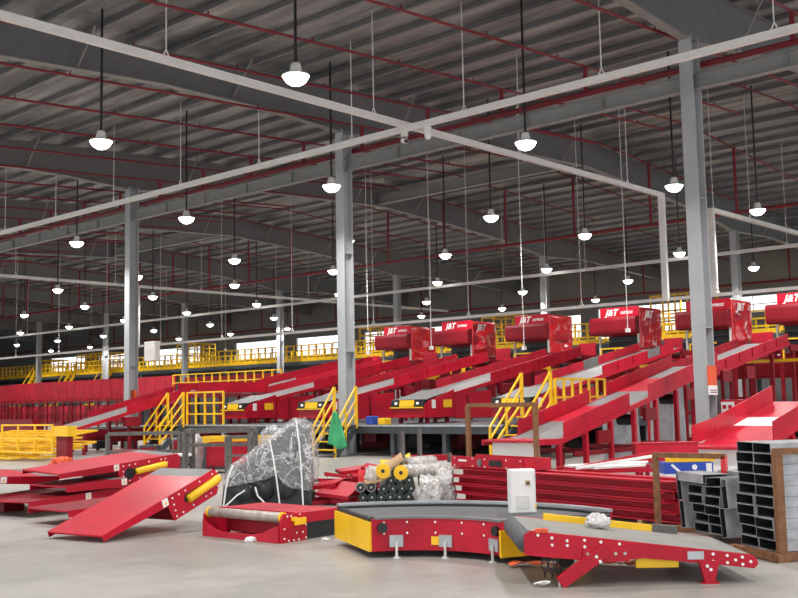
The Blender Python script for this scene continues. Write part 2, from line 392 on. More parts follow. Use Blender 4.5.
# hanging white sensor cables over the lanes
for i, (X, Y, zb) in enumerate(((30.5,17.6,3.8),(44,30,5.6),(30.2,21.6,3.4),(29.8,25.6,3.6),(30.5,29.6,3.6),(47,60,5.6))):
    t = thing('drop_cable', 'thin white drop cable ending in a small box, %s from the right' % ORD[i], 'cable', (X,Y,zb))
    rod(t, 'cable', (0,0,0.05), (0,0,zr(X)-zb-.005), 0.012, 'white'); MB().box((-.06,-.06,-.05), (.06,.06,.08)).build('box', 'white', t)
# lamps
LZ = 8.0; LX = [5.67, 13.36, 21.06, 28.8, 34.85, 42.65, 50.5, 58.6]; LY = [0.38, 7.6, 14.82, 21.84, 29.0, 36.1, 43.7, 51.25, 58.7, 66.4, 74.1, 81.9, 89.8, 97.6, 105.6]
def lamp(X, Y, label, proto=[None]):
    if proto[0] is None:
        t = thing('high_bay_lamp', label, 'lamp', (X,Y,LZ), group='high-bay lamps under the roof')
        MB().lathe([(0.0,.26),(.09,.26),(.11,.18),(.13,.08),(.265,.03),(.27,0.0)], n=16).build('housing', 'white', t, True)
        MB().lathe([(0.0,-.19),(.10,-.175),(.19,-.12),(.24,-.05),(.262,0.0)], n=16).build('lens', 'lamp', t, True)
        ld = bpy.data.lights.new('lamp_light', 'AREA'); ld.shape = 'DISK'; ld.size = 0.5; ld.energy = LAMP_W; ld.spread = R(140); ld.color = (1.0, 0.97, 0.94)
        lo = bpy.data.objects.new('lamp_light', ld); col.objects.link(lo); lo.parent = t; lo.location = (0,0,-.21)
        proto[0] = t
    else:
        t = dup(proto[0], (X,Y,LZ), 0, label, 'high-bay lamps under the roof')
    rod(t, 'drop_rod', (0,0,.25), (0,0,zr(X)-LZ-.005), 0.03, 'black')
    return t
first = True
def seen_x(X, Y):
    d = V((X,Y,LZ-CAMZ)); k = d.dot(FW)
    if k < 1: return None
    px, py = 399+FPX*d.dot(RT)/k, 299-FPX*d.dot(UP)/k
    return px if -8 < px < 806 and -8 < py < 600 else None
VIS = [[j for j in range(len(LY)) if seen_x(LX[i], LY[j]) is not None] for i in range(len(LX))]
ROWN = [i for i in range(len(LX)) if VIS[i]]
def lamp_label(i, j):
    if j in VIS[i]: return 'white high-bay lamp, %s lamp from the right in the %s lamp row from the camera' % (ORD[VIS[i].index(j)], ORD[ROWN.index(i)])
    if LX[i] > 45 and LY[j] < 10 or LY[j] > 85: return None
    return 'white high-bay lamp out of view, %s along the line of lamps %s from the camera' % (ORD[j], ORD[i])
for i, X in enumerate(LX):
    for j, Y in enumerate(LY):
        lab = lamp_label(i, j)
        if lab is None: continue
        if first:
            lamp(X, Y, lab); first = False; base = [o for o in bpy.data.objects if o.name.startswith('high_bay_lamp')][0]
            baserod = [c for c in base.children if c.name.startswith('drop_rod')][0]
        else:
            t = base.copy(); col.objects.link(t); t.location = (X,Y,LZ); t['label'] = lab
            for ch in list(base.children):
                if ch == baserod: continue
                c = ch.copy(); col.objects.link(c); c.parent = t
            rod(t, 'drop_rod', (0,0,.25), (0,0,zr(X)-LZ-.005), 0.03, 'black')
# ================================================================ SORTING MACHINES
def lettering(parent, name, txt, size, loc, mt, shear=0.0, rot=(pi/2, 0, -pi/2), bold=0.0, align='LEFT'):
    c = bpy.data.curves.new(name, 'FONT'); c.body = txt; c.size = size; c.shear = shear; c.extrude = 0.004; c.offset = bold; c.align_x = align
    c.resolution_u = 3
    tmp = bpy.data.objects.new(name, c); col.objects.link(tmp); bpy.context.view_layer.update()
    me = bpy.data.meshes.new_from_object(tmp.evaluated_get(bpy.context.evaluated_depsgraph_get())); me.materials.clear(); me.materials.append(M[mt])
    bpy.data.objects.remove(tmp); bpy.data.curves.remove(c)
    o = bpy.data.objects.new(name, me); col.objects.link(o); o.parent = parent; o.location = loc; o.rotation_euler = rot
    return o
def wrinkled(b, p00, du, dv, nu, nv, amp, seed, nrm):
    idx = []
    for j in range(nv+1):
        for i in range(nu+1):
            u, v = i/nu, j/nv
            p = V(p00)+V(du)*u+V(dv)*v
            e = min(u, 1-u, v, 1-v)*6
            k = amp*min(1, e)*noise.noise(V((p.x*1.3+seed, p.y*1.3, p.z*2.1)))*2
            idx.append(p+V(nrm)*k)
    w = nu+1
    b.add(idx, [(j*w+i, j*w+i+1, (j+1)*w+i+1, (j+1)*w+i) for j in range(nv) for i in range(nu)])
    return b
MY = [34.8, 31.1, 26.9, 22.6, 18.75, 15.2]
def machine(i, yl):
    t = thing('parcel_sorter_hood', 'red hooded sorting machine with white lettering, %s hood from the left' % ORD[i], 'machine', (37.0, yl-0.9, 0), group='red sorter hoods in a row')
    # label panel on top, facing the lanes
    lp = MB().box((-.05,-.88,4.82), (.02,.88,5.24)).build('label_panel', 'red', t, bevel=0.01)
    lettering(lp, 'lettering', 'J&T', 0.36, (-.055,.62,4.92), 'paper', shear=0.35, bold=0.012)
    lettering(lp, 'lettering', 'EXPRESS', 0.15, (-.055,-.06,4.96), 'paper', shear=0.3, bold=0.003)
    # bulging front hood
    prof = [(-.02,4.84),(-.26,4.84),(-.33,4.80),(-.36,4.7),(-.36,4.3),(-.34,4.18),(-.28,4.14),(-.02,4.12)]
    MB().prism(prof, 'y', -.9, 1.22).build('front_hood', 'darkred', t, True if False else False, bevel=0.02)
    # cap and sides in glossy wrap
    top = MB().box((.0,-.88,4.1), (1.5,.9,5.2)).build('hood_body', 'red', t, bevel=0.02)
    sd = MB(); wrinkled(sd, (-.03,-.91,3.35), (1.75,0,0), (0,0,1.83), 16, 14, 0.09, i*7.3, (0,-1,0)); 
    s_ = sd.build('side_wrap', 'brightred', t, True)
    so = s_.modifiers.new('thick', 'SOLIDIFY'); so.thickness = 0.02
    lettering(t, 'lettering', 'J&T', 0.4, (.15,-1.06,4.78), 'paper', shear=0.35, rot=(pi/2,0,0), bold=0.01) if i in (1,3,4) else None
    # dark throat
    MB().box((.7,-.8,3.3), (.75,.95,4.12)).build('throat_back', 'black', t)
    for k in range(3): bar(t, 'throat_slat', (.35,-.8,3.45+.22*k), (.35,.95,3.45+.22*k), .05, .05, 'darksteel')
    MB().box((.0,-.9,3.2), (1.6,.98,3.3)).build('throat_floor', 'darkred', t)
    for yy in (-.84, .92): bar(t, 'door_post', (-.04,yy,3.0), (-.04,yy,4.14), .07, .07, 'offwhite')
    MB().box((-.35,.98,3.0), (-.28,1.75,3.85)).build('side_panel', 'red', t, bevel=0.01)
    MB().box((-.45,-1.55,2.95), (1.6,-.95,3.55)).build('base_cabinet', 'darkred', t, bevel=0.01)
    for xx in (.05, 1.5):
        for yy in (-.85, .85): bar(t, 'leg', (xx,yy,0), (xx,yy,3.25), .12, .12, 'darkred')
    # small yellow guard in front of the throat
    for yy in (-.2, .45): bar(t, 'guard_post', (-.75,yy,2.8), (-.75,yy,3.55), .05, .05, 'yellow')
    bar(t, 'guard_rail', (-.75,-.6,3.55), (-.75,.45,3.55), .05, .05, 'yellow')
    MB().box((-.95,-1.3,2.85), (-.6,-.95,3.2)).build('motor_cover', 'yellow', t, bevel=0.02)
    for yy in (-.2, .45): bar(t, 'guard_foot', (-.75,yy,2.78), (.0,yy,2.78), .05, .05, 'darkred')
    bar(t, 'walk_beam', (-1.0,-1.5,2.74), (-1.0,1.6,2.74), .1, .12, 'darkred')
    for yy in (-1.4, 1.5): bar(t, 'leg', (-1.0,yy,0), (-1.0,yy,2.7), .1, .1, 'darkred')
    return t
for i, yl in enumerate(MY): machine(i, yl)
# the sorter line that the hoods stand over: red side panels on a frame
t = thing('sorter_line', 'long red panelled sorter line running behind the hooded machines', 'conveyor', (40.2, 0, 0))
for k in range(30):
    y0 = 10+1.5*k
    MB().box((0,y0+.02,2.35), (.05,y0+1.48,3.2)).build('side_panel', 'darkred', t)
    if k % 2 == 0: bar(t, 'leg', (.1,y0,0), (.1,y0,2.35), .12, .12, 'darkred')
bar(t, 'belt', (.7,10,3.0), (.7,55,3.0), 1.1, .1, 'belt')
bar(t, 'frame_rail', (.1,10,2.3), (.1,55,2.3), .1, .12, 'darkred')
# ================================================================ LANES: station + incline
PZ = 0.93          # platform level
YL = [33.6, 30.2, 26.0, 21.65, 17.7, 13.9]
def incline(name, label, X0, z0, X1, z1, yc, half, gstart_near, gstart_far, h, seg=0.92, gmat='red', bmat='greybelt', legz=0.0, legs=True, white=None, group=None, skirt=False):
    t = thing(name, label, 'conveyor', (X0, yc, 0), group=group)
    if skirt:
        for sg in (-1, 1): MB().prism([(.01,PZ+.12),(.01,z0-.02),(1.9,z0+.06),(1.9,PZ+.12)], 'y', sg*(half+.02)-.015, sg*(half+.02)+.015).build('skirt_panel', 'red', t, bevel=.006)
    sl = (z1-z0)/(X1-X0); L = X1-X0
    def Z(x): return z0+sl*x
    b = MB(); b.add([(0,-half,Z(0)),(L,-half,Z(L)),(L,half,Z(L)),(0,half,Z(0)),(0,-half,Z(0)-.05),(L,-half,Z(L)-.05),(L,half,Z(L)-.05),(0,half,Z(0)-.05)],
          [(3,2,1,0),(4,5,6,7),(0,1,5,4),(1,2,6,5),(2,3,7,6),(3,0,4,7)])
    b.build('belt', bmat, t)
    for sg, gs, nm in ((-1, gstart_near, 'near'), (1, gstart_far, 'far')):
        yy = sg*(half+.03)
        bar(t, 'frame_rail', (0,yy,Z(0)-.06), (L,yy,Z(L)-.06), .06, .12, gmat)
        xx = gs-X0; segs = int((L-xx)/seg)
        me = None
        for k in range(segs):
            a, c = xx+k*seg+.006, xx+(k+1)*seg-.006
            g = MB(); ya, yb = yy-.012, yy+.012
            lo, hi = 0.0, h
            g.add([(a,ya,Z(a)+lo),(c,ya,Z(c)+lo),(c,ya,Z(c)+hi),(a,ya,Z(a)+hi),(a,yb,Z(a)+lo),(c,yb,Z(c)+lo),(c,yb,Z(c)+hi),(a,yb,Z(a)+hi)],
                  [(0,1,2,3),(7,6,5,4),(0,4,5,1),(1,5,6,2),(2,6,7,3),(3,7,4,0)])
            if me is None: me = g; org = a
            o = g.build('guard_panel', gmat if not (white and k in white) else 'greybelt', t)
            if sg < 0: bar(t, 'stiffener', (a,yy-.025,Z(a)+.01), (a,yy-.025,Z(a)+h-.02), .03, .03, gmat)
    rod(t, 'end_roller', (0,-half,Z(0)-.05), (0,half,Z(0)-.05), .07, 'chrome', True)
    if legs:
        n = max(2, int(L/1.6))
        for k in range(n):
            x = L*(k+.35)/n
            for yy in (-half, half):
                if Z(x)-.2 > legz+.1: bar(t, 'leg', (x,yy,legz), (x,yy,Z(x)-.2), .1, .1, 'darkred')
            if k % 2 == 0 and Z(x) > legz+.9: bar(t, 'cross_member', (x,-half,(legz+Z(x))/2), (x,half,(legz+Z(x))/2), .06, .08, 'darkred')
            if k % 2 == 1: MB().box((x-.3,-half-.25,Z(x)-.55), (x+.25,-half-.02,Z(x)-.2)).build('motor', 'darkred' if k % 4 == 1 else 'black', t, bevel=0.02)
    return t
def station(i, yc):
    t = thing('feeding_station', 'red feeding station with black and yellow front, %s station from the left on the platform' % ORD[i], 'machine', (24.0, yc, PZ+.06), group='feeding stations on the platform')
    hw = .68
    prof = [(0,.12),(0,.5),(.2,.62),(1.45,.98),(1.45,.12)]
    for sg in (-1, 1): MB().prism(prof, 'y', sg*hw-.02, sg*hw+.02).build('side_plate', 'red', t, bevel=0.006)
    MB().box((.02,-hw,.12), (.06,hw,.42)).build('front_plate', 'red', t, bevel=0.006)
    MB().prism([(-.04,.43),(.02,.68),(.12,.68),(.06,.43)], 'y', -hw, hw).build('console', 'black', t, bevel=0.01)
    cp = MB().prism([(-.05,.46),(-.01,.66),(.01,.66),(-.03,.46)], 'y', -.3, .3).build('centre_plate', 'yellow', t)
    bar(t, 'yellow_strip', (-.05,-hw,.43), (-.05,hw,.43), .02, .04, 'yellow')
    for yy in (-.45, .45): rod(t, 'indicator_light', (-.05,yy,.56), (.03,yy,.56), .04, 'led', True)
    b = MB(); b.add([(.1,-hw+.03,.66),(1.44,-hw+.03,.97),(1.44,hw-.03,.97),(.1,hw-.03,.66)], [(0,1,2,3)])
    b.build('belt', 'greybelt', t)
    MB().box((.9,-hw-.035,.42), (1.3,-hw-.02,.66)).build('warning_plate', 'yellow', t)
    MB().box((.35,-hw-.05,.4), (.5,-hw-.02,.66)).build('switch_box', 'paper', t)
    for xx in (.3, 1.25):
        for yy in (-.55, .55): bar(t, 'leg', (xx,yy,-.06), (xx,yy,.2), .1, .1, 'darkred')
    return t
for i, yc in enumerate(YL[1:5]): station(i, yc)
for i, yc in enumerate(YL):
    if i == 0: continue
    incline('incline_conveyor', 'red incline conveyor with grey belt climbing to the %s hood from the left' % ORD[i], 25.5 if i < 5 else 26.8, 1.88 if i < 5 else 2.12, 33.0, 3.28, yc+.05, .68, 27.4 if i != 4 else 27.9, 26.3 if i < 5 else 26.9, .27, legz=PZ if i < 5 else 0, white=(3,) if i == 4 else None, group='incline conveyors below the hoods', skirt=i < 5)
    tt = thing('transfer_conveyor', 'level red transfer conveyor at the top of the %s incline' % ORD[i], 'conveyor', (33.05, yc+.05, 0), group='transfer conveyors below the hoods')
    MB().box((0,-.68,3.15), (2.6,.68,3.2)).build('belt', 'belt', tt)
    for sg in (-1, 1): bar(tt, 'frame_rail', (0,sg*.7,3.1), (2.6,sg*.7,3.1), .06, .2, 'darkred')
    for xx in (.3, 1.7):
        for yy in (-.66, .66): bar(tt, 'leg', (xx,yy,0), (xx,yy,3.0), .1, .1, 'darkred')
    for yy in (-.5,):
        MB().box((.8,-1.1,2.55), (1.4,-.75,2.9)).build('motor', 'yellow', tt, bevel=0.03)
    bar(tt, 'yellow_bar', (.2,-.9,2.7), (.2,1.0,2.7), .08, .1, 'yellow')
# leftmost lane comes down to the floor
incline('incline_conveyor', 'long red conveyor sloping down to floor level behind the leftmost grey column', 18.6, .86, 24.0, 2.2, 33.0, .65, 20.9, 20.2, .22, group=None)
t = thing('level_conveyor', 'level red sided conveyor at the head of the leftmost slope', 'conveyor', (24.0,33.0,0))
MB().box((.05,-.65,2.1), (3.5,.65,2.18)).build('belt', 'greybelt', t)
for sg in (-1, 1):
    for k in range(4): MB().box((.06+k*.86,sg*.68-.012,2.1), (.06+k*.86+.85,sg*.68+.012,2.5)).build('guard_panel', 'red', t)
for xx in (.4, 3.0):
    for yy in (-.6, .6): bar(t, 'leg', (xx,yy,0), (xx,yy,2.0), .1, .1, 'darkred')
incline('incline_conveyor', 'red incline conveyor with grey belt climbing to the first hood from the left', 27.6, 2.2, 34.5, 3.5, 33.4, .68, 29.3, 28.4, .3, group='incline conveyors below the hoods')
# near chutes on the right, reaching lower
def chute(label, X0, yc, half, zt, gaps, Xend, s0=1.3, gh=.42):
    t = thing('discharge_chute', label, 'chute', (X0, yc, 0), group=None)
    sl = .22
    def Z(x): return zt+sl*max(0, x-s0)
    L = Xend-X0
    # red table in front, then sloping bed in alternating red and grey plates
    cuts = [0, s0]+[s0+(L-s0)*k/5 for k in range(1, 6)]
    for k, (a, c) in enumerate(zip(cuts[:-1], cuts[1:])):
        b = MB(); b.add([(a+.004,-half,Z(a)),(c-.004,-half,Z(c)),(c-.004,half,Z(c)),(a+.004,half,Z(a)),(a+.004,-half,Z(a)-.04),(c-.004,-half,Z(c)-.04),(c-.004,half,Z(c)-.04),(a+.004,half,Z(a)-.04)],
              [(3,2,1,0),(4,5,6,7),(0,1,5,4),(1,2,6,5),(2,3,7,6),(3,0,4,7)])
        b.build('bed_plate', ('red','greybelt','red','greybelt','red','greybelt')[k] if gaps else ('red','red','red','paper','red','red')[k], t)
    for sg in (-1, 1):
        yy = sg*(half+.02)
        bar(t, 'frame_rail', (0,yy,Z(0)-.05), (s0,yy,Z(s0)-.05), .05, .12, 'red'); bar(t, 'frame_rail', (s0,yy,Z(s0)-.05), (L,yy,Z(L)-.05), .05, .12, 'red')
        ranges = [(1.1,3.9),(4.8,L)] if gaps else [(0.9 if sg > 0 else 1.6,L)]
        if gaps and sg > 0: ranges = [(1.3,4.3),(5.1,L)]
        for ra, rb in ranges:
            n = max(1, round((rb-ra)/1.05)); st = (rb-ra)/n
            for k in range(n):
                a, c = ra+k*st+.005, ra+(k+1)*st-.005
                g = MB(); ya, yb = yy-.012, yy+.012
                g.add([(a,ya,Z(a)),(c,ya,Z(c)),(c,ya,Z(c)+gh),(a,ya,Z(a)+gh),(a,yb,Z(a)),(c,yb,Z(c)),(c,yb,Z(c)+gh),(a,yb,Z(a)+gh)],
                      [(0,1,2,3),(7,6,5,4),(0,4,5,1),(1,5,6,2),(2,6,7,3),(3,7,4,0)])
                g.build('guard_panel', 'red', t)
    for k in range(8):
        x = .9+(L-1.2)*k/7
        for yy in (-half-.02, half+.02): bar(t, 'leg', (x,yy,0), (x,yy,Z(x)-.12), .1, .1, 'red')
        if k % 2 == 1:
            bar(t, 'cross_member', (x,-half,.45), (x,half,.45), .07, .1, 'darkred')
            rod(t, 'motor', (x+.2,-half+.1,Z(x)-.35), (x+.2,-half+.5,Z(x)-.35), .13, 'black', True)
            MB().box((x+.4,-half-.12,Z(x)-.38), (x+.95,-half-.03,Z(x)-.08)).build('gear_cover', 'darkred', t, bevel=0.01)
    for yy in (-half, half): bar(t, 'floor_rail', (1.5,yy,.4), (L,yy,.4), .06, .1, 'darkred')
    MB().box((.25,-half+.05,0.02), (.3,half-.05,zt-.06)).build('white_apron', 'paper', t)
    if gaps:
        for x_ in (5.0, 7.4): MB().prism([(x_-.4,0),(x_+.4,0),(x_+.28,Z(x_)-.3),(x_-.28,Z(x_)-.3)], 'y', -.1, half-.1).build('duct_panel', 'galv', t)
    return t
chute('red and grey discharge chute with white apron, just left of the nearest column', 17.8, 13.23, .65, .75, True, 26.4, 1.0, .32)
chute('bright red discharge chute right of the nearest column, a white sheet on its bed', 18.9, 9.35, .68, .62, False, 23.9, 1.3, .38)
chute('red discharge chute at the right edge, only its guard wall in view', 20.6, 5.2, .68, .75, False, 29.0)
# platform
t = thing('raised_platform', 'dark grey steel platform carrying the feeding stations', 'platform', (22.55,16.9,0))
ys_ = [0,2.0,4.0,6.15,6.61,8.6,10.6,12.6,14.0,15.3]
for k in range(9):
    a, c = ys_[k]+.004, ys_[k+1]-.004
    MB().box((0,a,PZ-.05), (.2 if k == 3 else 1.2,c,PZ)).build('deck_plate', 'darksteel', t)
    MB().box((1.21,a,PZ-.05), (10.3,min(c,14.2),PZ)).build('deck_plate', 'darksteel', t) if k < 8 else None
for k in range(8):
    y_ = .12+k*2.0
    for xx in (.12, 2.6, 5.4, 8.0, 10.1):
        if xx > 1 and y_ > 14.1: continue
        bar(t, 'post', (xx,y_,0), (xx,y_,PZ-.24), .14, .14, 'darksteel' if k % 3 else 'steelgrey')
    bar(t, 'joist', (.1,y_,PZ-.15), (10.2 if y_ < 14.1 else 1.2,y_,PZ-.15), .1, .18, 'darksteel')
    if k < 7:
        MB().box((4.4,y_+.3,.02), (4.5,y_+1.5,PZ-.28)).build('dark_filler_panel', 'darksteel' if k % 2 else 'darkred', t)  # dark panels added to close off the bright view under the platform
        MB().box((8.6,y_+.1,.02), (8.7,y_+1.8,PZ-.28)).build('dark_filler_panel', 'darksteel', t)
        MB().box((2.2,y_+.7,.3), (3.1,y_+1.25,PZ-.3)).build('under_drive', 'darkred' if k % 2 else 'darkmachine', t, bevel=.02)
bar(t, 'edge_beam', (.06,0,PZ-.15), (.06,15.3,PZ-.15), .1, .2, 'darksteel')
bar(t, 'edge_strip', (-.02,0,PZ-.02), (-.02,15.3,PZ-.02), .04, .05, 'galv')
# small goods on the platform edge
for i, (y, m_, lab) in enumerate(((22.05,'blue','small blue bin on the platform beside the middle stair'),(21.55,'yellow','small yellow tray on the platform left of a station'))):
    b = MB().box((22.7,y-.14,PZ), (23.0,y+.14,PZ+(.26 if i == 0 else .2))).build('parts_bin', m_, None, bevel=0.02); tag(b, lab, 'bin')
# ================================================================ STAIRS AND RAILINGS
def railing(label, p0, p1, h, post=1.0, mids=1, mt='yellow', kick=False, group='yellow guard railings', r=0.03, panel=None):
    p0, p1 = V(p0), V(p1); d = p1-p0; L = d.length; u = d.normalized(); n = max(1, round(L/post))
    t = thing('guard_railing', label, 'railing', p0, group=group)
    for k in range(n+1): bar(t, 'post', u*L*k/n, u*L*k/n+V((0,0,h)), 2*r, 2*r, mt)
    for j in range(mids+1): bar(t, 'rail', V((0,0,h*(j+1)/(mids+1))), d+V((0,0,h*(j+1)/(mids+1))), 2*r*.9, 2*r*.9, mt)
    if kick: bar(t, 'kick_plate', V((0,0,.14)), d+V((0,0,.14)), .02, .28, mt)
    return t
def stair(label, X0, Y0, width, rise, run, n, hr=1.05):
    t = thing('yellow_stair', label, 'stairs', (X0,Y0,0))
    for k in range(n):
        z = rise*(k+1)/n; x = run*(k+.5)/n
        tr = MB().box((x-.13,-width/2,z-.03), (x+.13,width/2,z)).build('tread', 'darksteel', t)
        MB().box((x-.15,-width/2,z-.035), (x-.125,width/2,z+.008)).build('nosing', 'yellow', tr)
    for sg in (-1, 1):
        yy = sg*width/2
        bar(t, 'stringer', (0,yy,.03), (run,yy,rise-.05), .05, .2, 'darksteel')
        bar(t, 'rail_post', (0,yy,0), (0,yy,hr*.85), .055, .055, 'yellow')
        bar(t, 'rail_post', (run*.5,yy,rise*.45), (run*.5,yy,hr*.92+rise*.5), .05, .05, 'yellow')
        bar(t, 'rail_post', (run,yy,rise-.1), (run,yy,hr*1.12+rise), .075, .075, 'yellow')
        for q in (1.0, .66, .33): bar(t, 'hand_rail', (0,yy,hr*.85*q), (run,yy,rise+hr*1.1*q), .045, .045, 'yellow')
    return t
stair('yellow railed stair at the left end of the platform, beside the leftmost column', 21.5, 31.65, .95, PZ, 1.0, 4)
stair('yellow railed stair with a green cloth hung on it, by the middle column', 21.6, 22.87, .95, PZ, .9, 4)
stair('yellow railed stair right of the stations, behind the red channel stack', 21.75, 16.25, .95, 1.15, 1.45, 5)
railing('yellow railing along the platform front between left stair and stations', (22.62,31.1,PZ), (22.62,29.0,PZ), 1.15, .52, 2)
railing('yellow railing behind the feeding stations on the platform', (28.2,29.4,PZ), (28.2,26.8,PZ), 1.12, .65, 1)
railing('yellow railing reaching right from the third stair behind the red chute', (23.3,15.7,1.15), (25.8,15.7,1.15), .98, .42, 1)
lo_ = MB().box((23.25,15.65,1.05), (25.8,16.75,1.15)).build('stair_landing', 'darksteel'); tag(lo_, 'dark landing at the head of the third stair, beside the chute', 'platform')
for px_ in (): pass
# green cloth
def gp0(lat, d, z=0.0): return V((lat*BX[0]+d*BY[0], lat*BX[1]+d*BY[1], z))
b = MB(); nu, nv = 9, 14; pts = []
for j in range(nv+1):
    v = j/nv
    for i in range(nu+1):
        u = i/nu-.5
        w = .10+.48*v**.75
        pts.append((.03*sin(u*14+v*3)+.05*v, u*w+.05*v, -v*(1.05+.05*sin(u*7+1)+.12*u)))
b.add(pts, [(j*(nu+1)+i, j*(nu+1)+i+1, (j+1)*(nu+1)+i+1, (j+1)*(nu+1)+i) for j in range(nv) for i in range(nu)])
o = b.build('hanging_cloth', 'greencloth', None, True); o.location = gp0(-1.95, 30.93, 1.36); o.rotation_euler = (0,0,R(-137.5))
so = o.modifiers.new('thick','SOLIDIFY'); so.thickness = .012
tag(o, 'green cloth hanging from the rail of the middle yellow stair', 'cloth')
DZ = 4.85
# far yellow mezzanine with railings
def mezz(label, x0, x1, y0, y1, z, post):
    t = thing('mezzanine', label, 'platform', (x0,y0,0))
    n = int((y1-y0)/6)
    for k in range(n): MB().box((0,k*(y1-y0)/n+.01,z-.25), (x1-x0,(k+1)*(y1-y0)/n-.01,z)).build('deck_section', 'darksteel', t)
    for k in range(n+1):
        for xx in (.15, x1-x0-.15): bar(t, 'post', (xx,k*(y1-y0)/n,0), (xx,k*(y1-y0)/n,z-.25), .2, .2, 'darkred' if k % 3 == 0 else 'darksteel')
    return t
mezz('long dark mezzanine deck under the yellow railings across the far hall', 54.0, 60.5, 20, 118, DZ, 1)
seg = [(116,96),(96,78.5),(78.5,58),(58,40),(40,22)]
for i, (a, b_) in enumerate(seg):
    railing('yellow railing along the far mezzanine front, %s length from the left' % ORD[i], (54.1,a,DZ), (54.1,b_,DZ), 1.25, .85, 2, kick=True, r=.05)
    railing('yellow railing along the far mezzanine back edge, %s length from the left' % ORD[i], (60.4,a,DZ), (60.4,b_,DZ), 1.3, .7, 2, kick=True, r=.045)
for i, (x0, y0, dx, dy, z1, wh) in enumerate(((55,74.5,2.2,2.6,6.85,'second cage left of the middle column'),(55,88,2.2,6,6.7,'just left of the leftmost column'),(55.5,100,2,3,6.5,'near the left picture edge'),(56,27.5,2.2,3.2,7.4,'seen past the nearest column'),(56,40.5,2.2,3,7.0,'seen past the third hood'),(56,53,2,2.2,7.0,'just right of the middle column'))):
    t = thing('yellow_cage', 'yellow tubular access cage on the far mezzanine, %s' % wh, 'cage', (x0,y0,DZ))
    n = max(2, round(dy/.9))
    for k in range(n+1):
        for xx in (0, dx): bar(t, 'post', (xx,k*dy/n,0), (xx,k*dy/n,z1-DZ+.2), .09, .09, 'yellow')
    for zz in (.6, 1.2, 1.8, z1-DZ+.2):
        for xx in (0, dx): bar(t, 'rail', (xx,0,zz), (xx,dy,zz), .09, .09, 'yellow')
        for yy in (0, dy): bar(t, 'rail', (0,yy,zz), (dx,yy,zz), .09, .09, 'yellow')
t = thing('mezzanine_sorter', 'long yellow sided sorter line standing on the far mezzanine', 'conveyor', (58.7,22,DZ))
yp_ = MB().box((0,.02,.12), (.05,1.48,.55)).mesh('side_panel', 'yellow')
for k in range(62):
    o = bpy.data.objects.new('side_panel', yp_); col.objects.link(o); o.parent = t; o.location = (0,k*1.5,0)
    if k % 3 == 0: bar(t, 'leg', (.1,k*1.5,0), (.1,k*1.5,.4), .1, .1, 'darksteel')
bar(t, 'belt', (.5,0,.45), (.5,93,.45), .8, .1, 'belt')
# far yellow stairs at left on the mezzanine front
for i, Y in enumerate((92.5, 86.0, 99.5)):
    t = thing('mezzanine_stair', 'steep yellow stair up the far mezzanine front, %s from its left end' % ('second','third','first')[i], 'stairs', (51.35,Y,0))
    for sg in (0, 1.0):
        bar(t, 'stringer', (0,sg,1.0), (2.5,sg,DZ), .08, .25, 'yellow'); bar(t, 'hand_rail', (0,sg,2.1), (2.5,sg,DZ+1.1), .08, .08, 'yellow')
        for q in (0,.5,1): bar(t, 'rail_post', (2.5*q,sg,1+3.85*q), (2.5*q,sg,2.1+3.85*q), .08, .08, 'yellow')
    for k in range(9): bar(t, 'tread', (2.5*k/9,0,1.2+3.8*k/9), (2.5*k/9,1.0,1.2+3.8*k/9), .22, .04, 'yellow')
    bar(t, 'leg', (0.1,.5,0), (.1,.5,1.1), .2, .2, 'darksteel')
# ================================================================ LEFT SORTER LOOP: red panels in two tiers
t = thing('sorter_loop', 'curving two-tier red panelled sorter loop at the left behind the columns', 'conveyor', (30.5,46.8,0))
pts = [(0,0)]; ang = pi/2-.02
for k in range(24):
    a = ang+(.0 if k < 9 else -.03*(k-8))
    pts.append((pts[-1][0]+.93*cos(a), pts[-1][1]+.93*sin(a)))
for k, (p, q) in enumerate(zip(pts[:-1], pts[1:])):
    for (z0, z1, lean) in ((2.05,3.12,.12), (.85,1.75,-.05)):
        dx, dy = q[0]-p[0], q[1]-p[1]; e = .012
        e = .025; a = (p[0]+dx*e, p[1]+dy*e); c = (q[0]-dx*e, q[1]-dy*e)
        b = MB(); b.add([(a[0],a[1],z0),(c[0],c[1],z0),(c[0]-lean,c[1],z1),(a[0]-lean,a[1],z1),(a[0]+.05,a[1],z0),(c[0]+.05,c[1],z0),(c[0]+.05-lean,c[1],z1),(a[0]+.05-lean,a[1],z1)],
                        [(0,1,2,3),(7,6,5,4),(0,4,5,1),(1,5,6,2),(2,6,7,3),(3,7,4,0)])
        b.build('loop_panel', 'red' if z0 > 2 or k % 2 else 'darkred', t)
    bar(t, 'post', (p[0]-.25,p[1],0), (p[0]-.25,p[1],2.1), .09, .09, 'darkred')
    bar(t, 'loop_rail', (p[0]-.25,p[1],2.0), (q[0]-.25,q[1],2.0), .1, .1, 'darkred')
    bar(t, 'loop_rail', (p[0]-.25,p[1],1.35), (q[0]-.25,q[1],1.35), .06, .06, 'darkred')
    bar(t, 'belt', (p[0]+.5,p[1],1.9), (q[0]+.5,q[1],1.9), .8, .08, 'belt')
t = thing('panel_wall', 'pair of plain dark red panels just right of the leftmost column', 'panel', (30.5,42.9,0))
for k in range(4): MB().box((0,k*.85+.01,1.7), (.05,k*.85+.84,3.12)).build('panel', 'red', t)
for k in range(3): bar(t, 'leg', (.1,k*1.6,0), (.1,k*1.6,1.75), .1, .1, 'darkred')
railing('orange-yellow railing in front of red panels behind the leftmost column', (30.3,42.8,2.35), (30.3,34.75,2.35), .78, .62, 1)
t = thing('panel_wall', 'row of red panels behind the orange-yellow railing', 'panel', (30.7,34.7,0))
for k in range(9): MB().box((0,k*.86+.01,2.0), (.05,k*.86+.85,3.0)).build('panel', 'darkred', t)
for k in range(4): bar(t, 'leg', (.1,k*2.5,0), (.1,k*2.5,2.05), .1, .1, 'darkred')
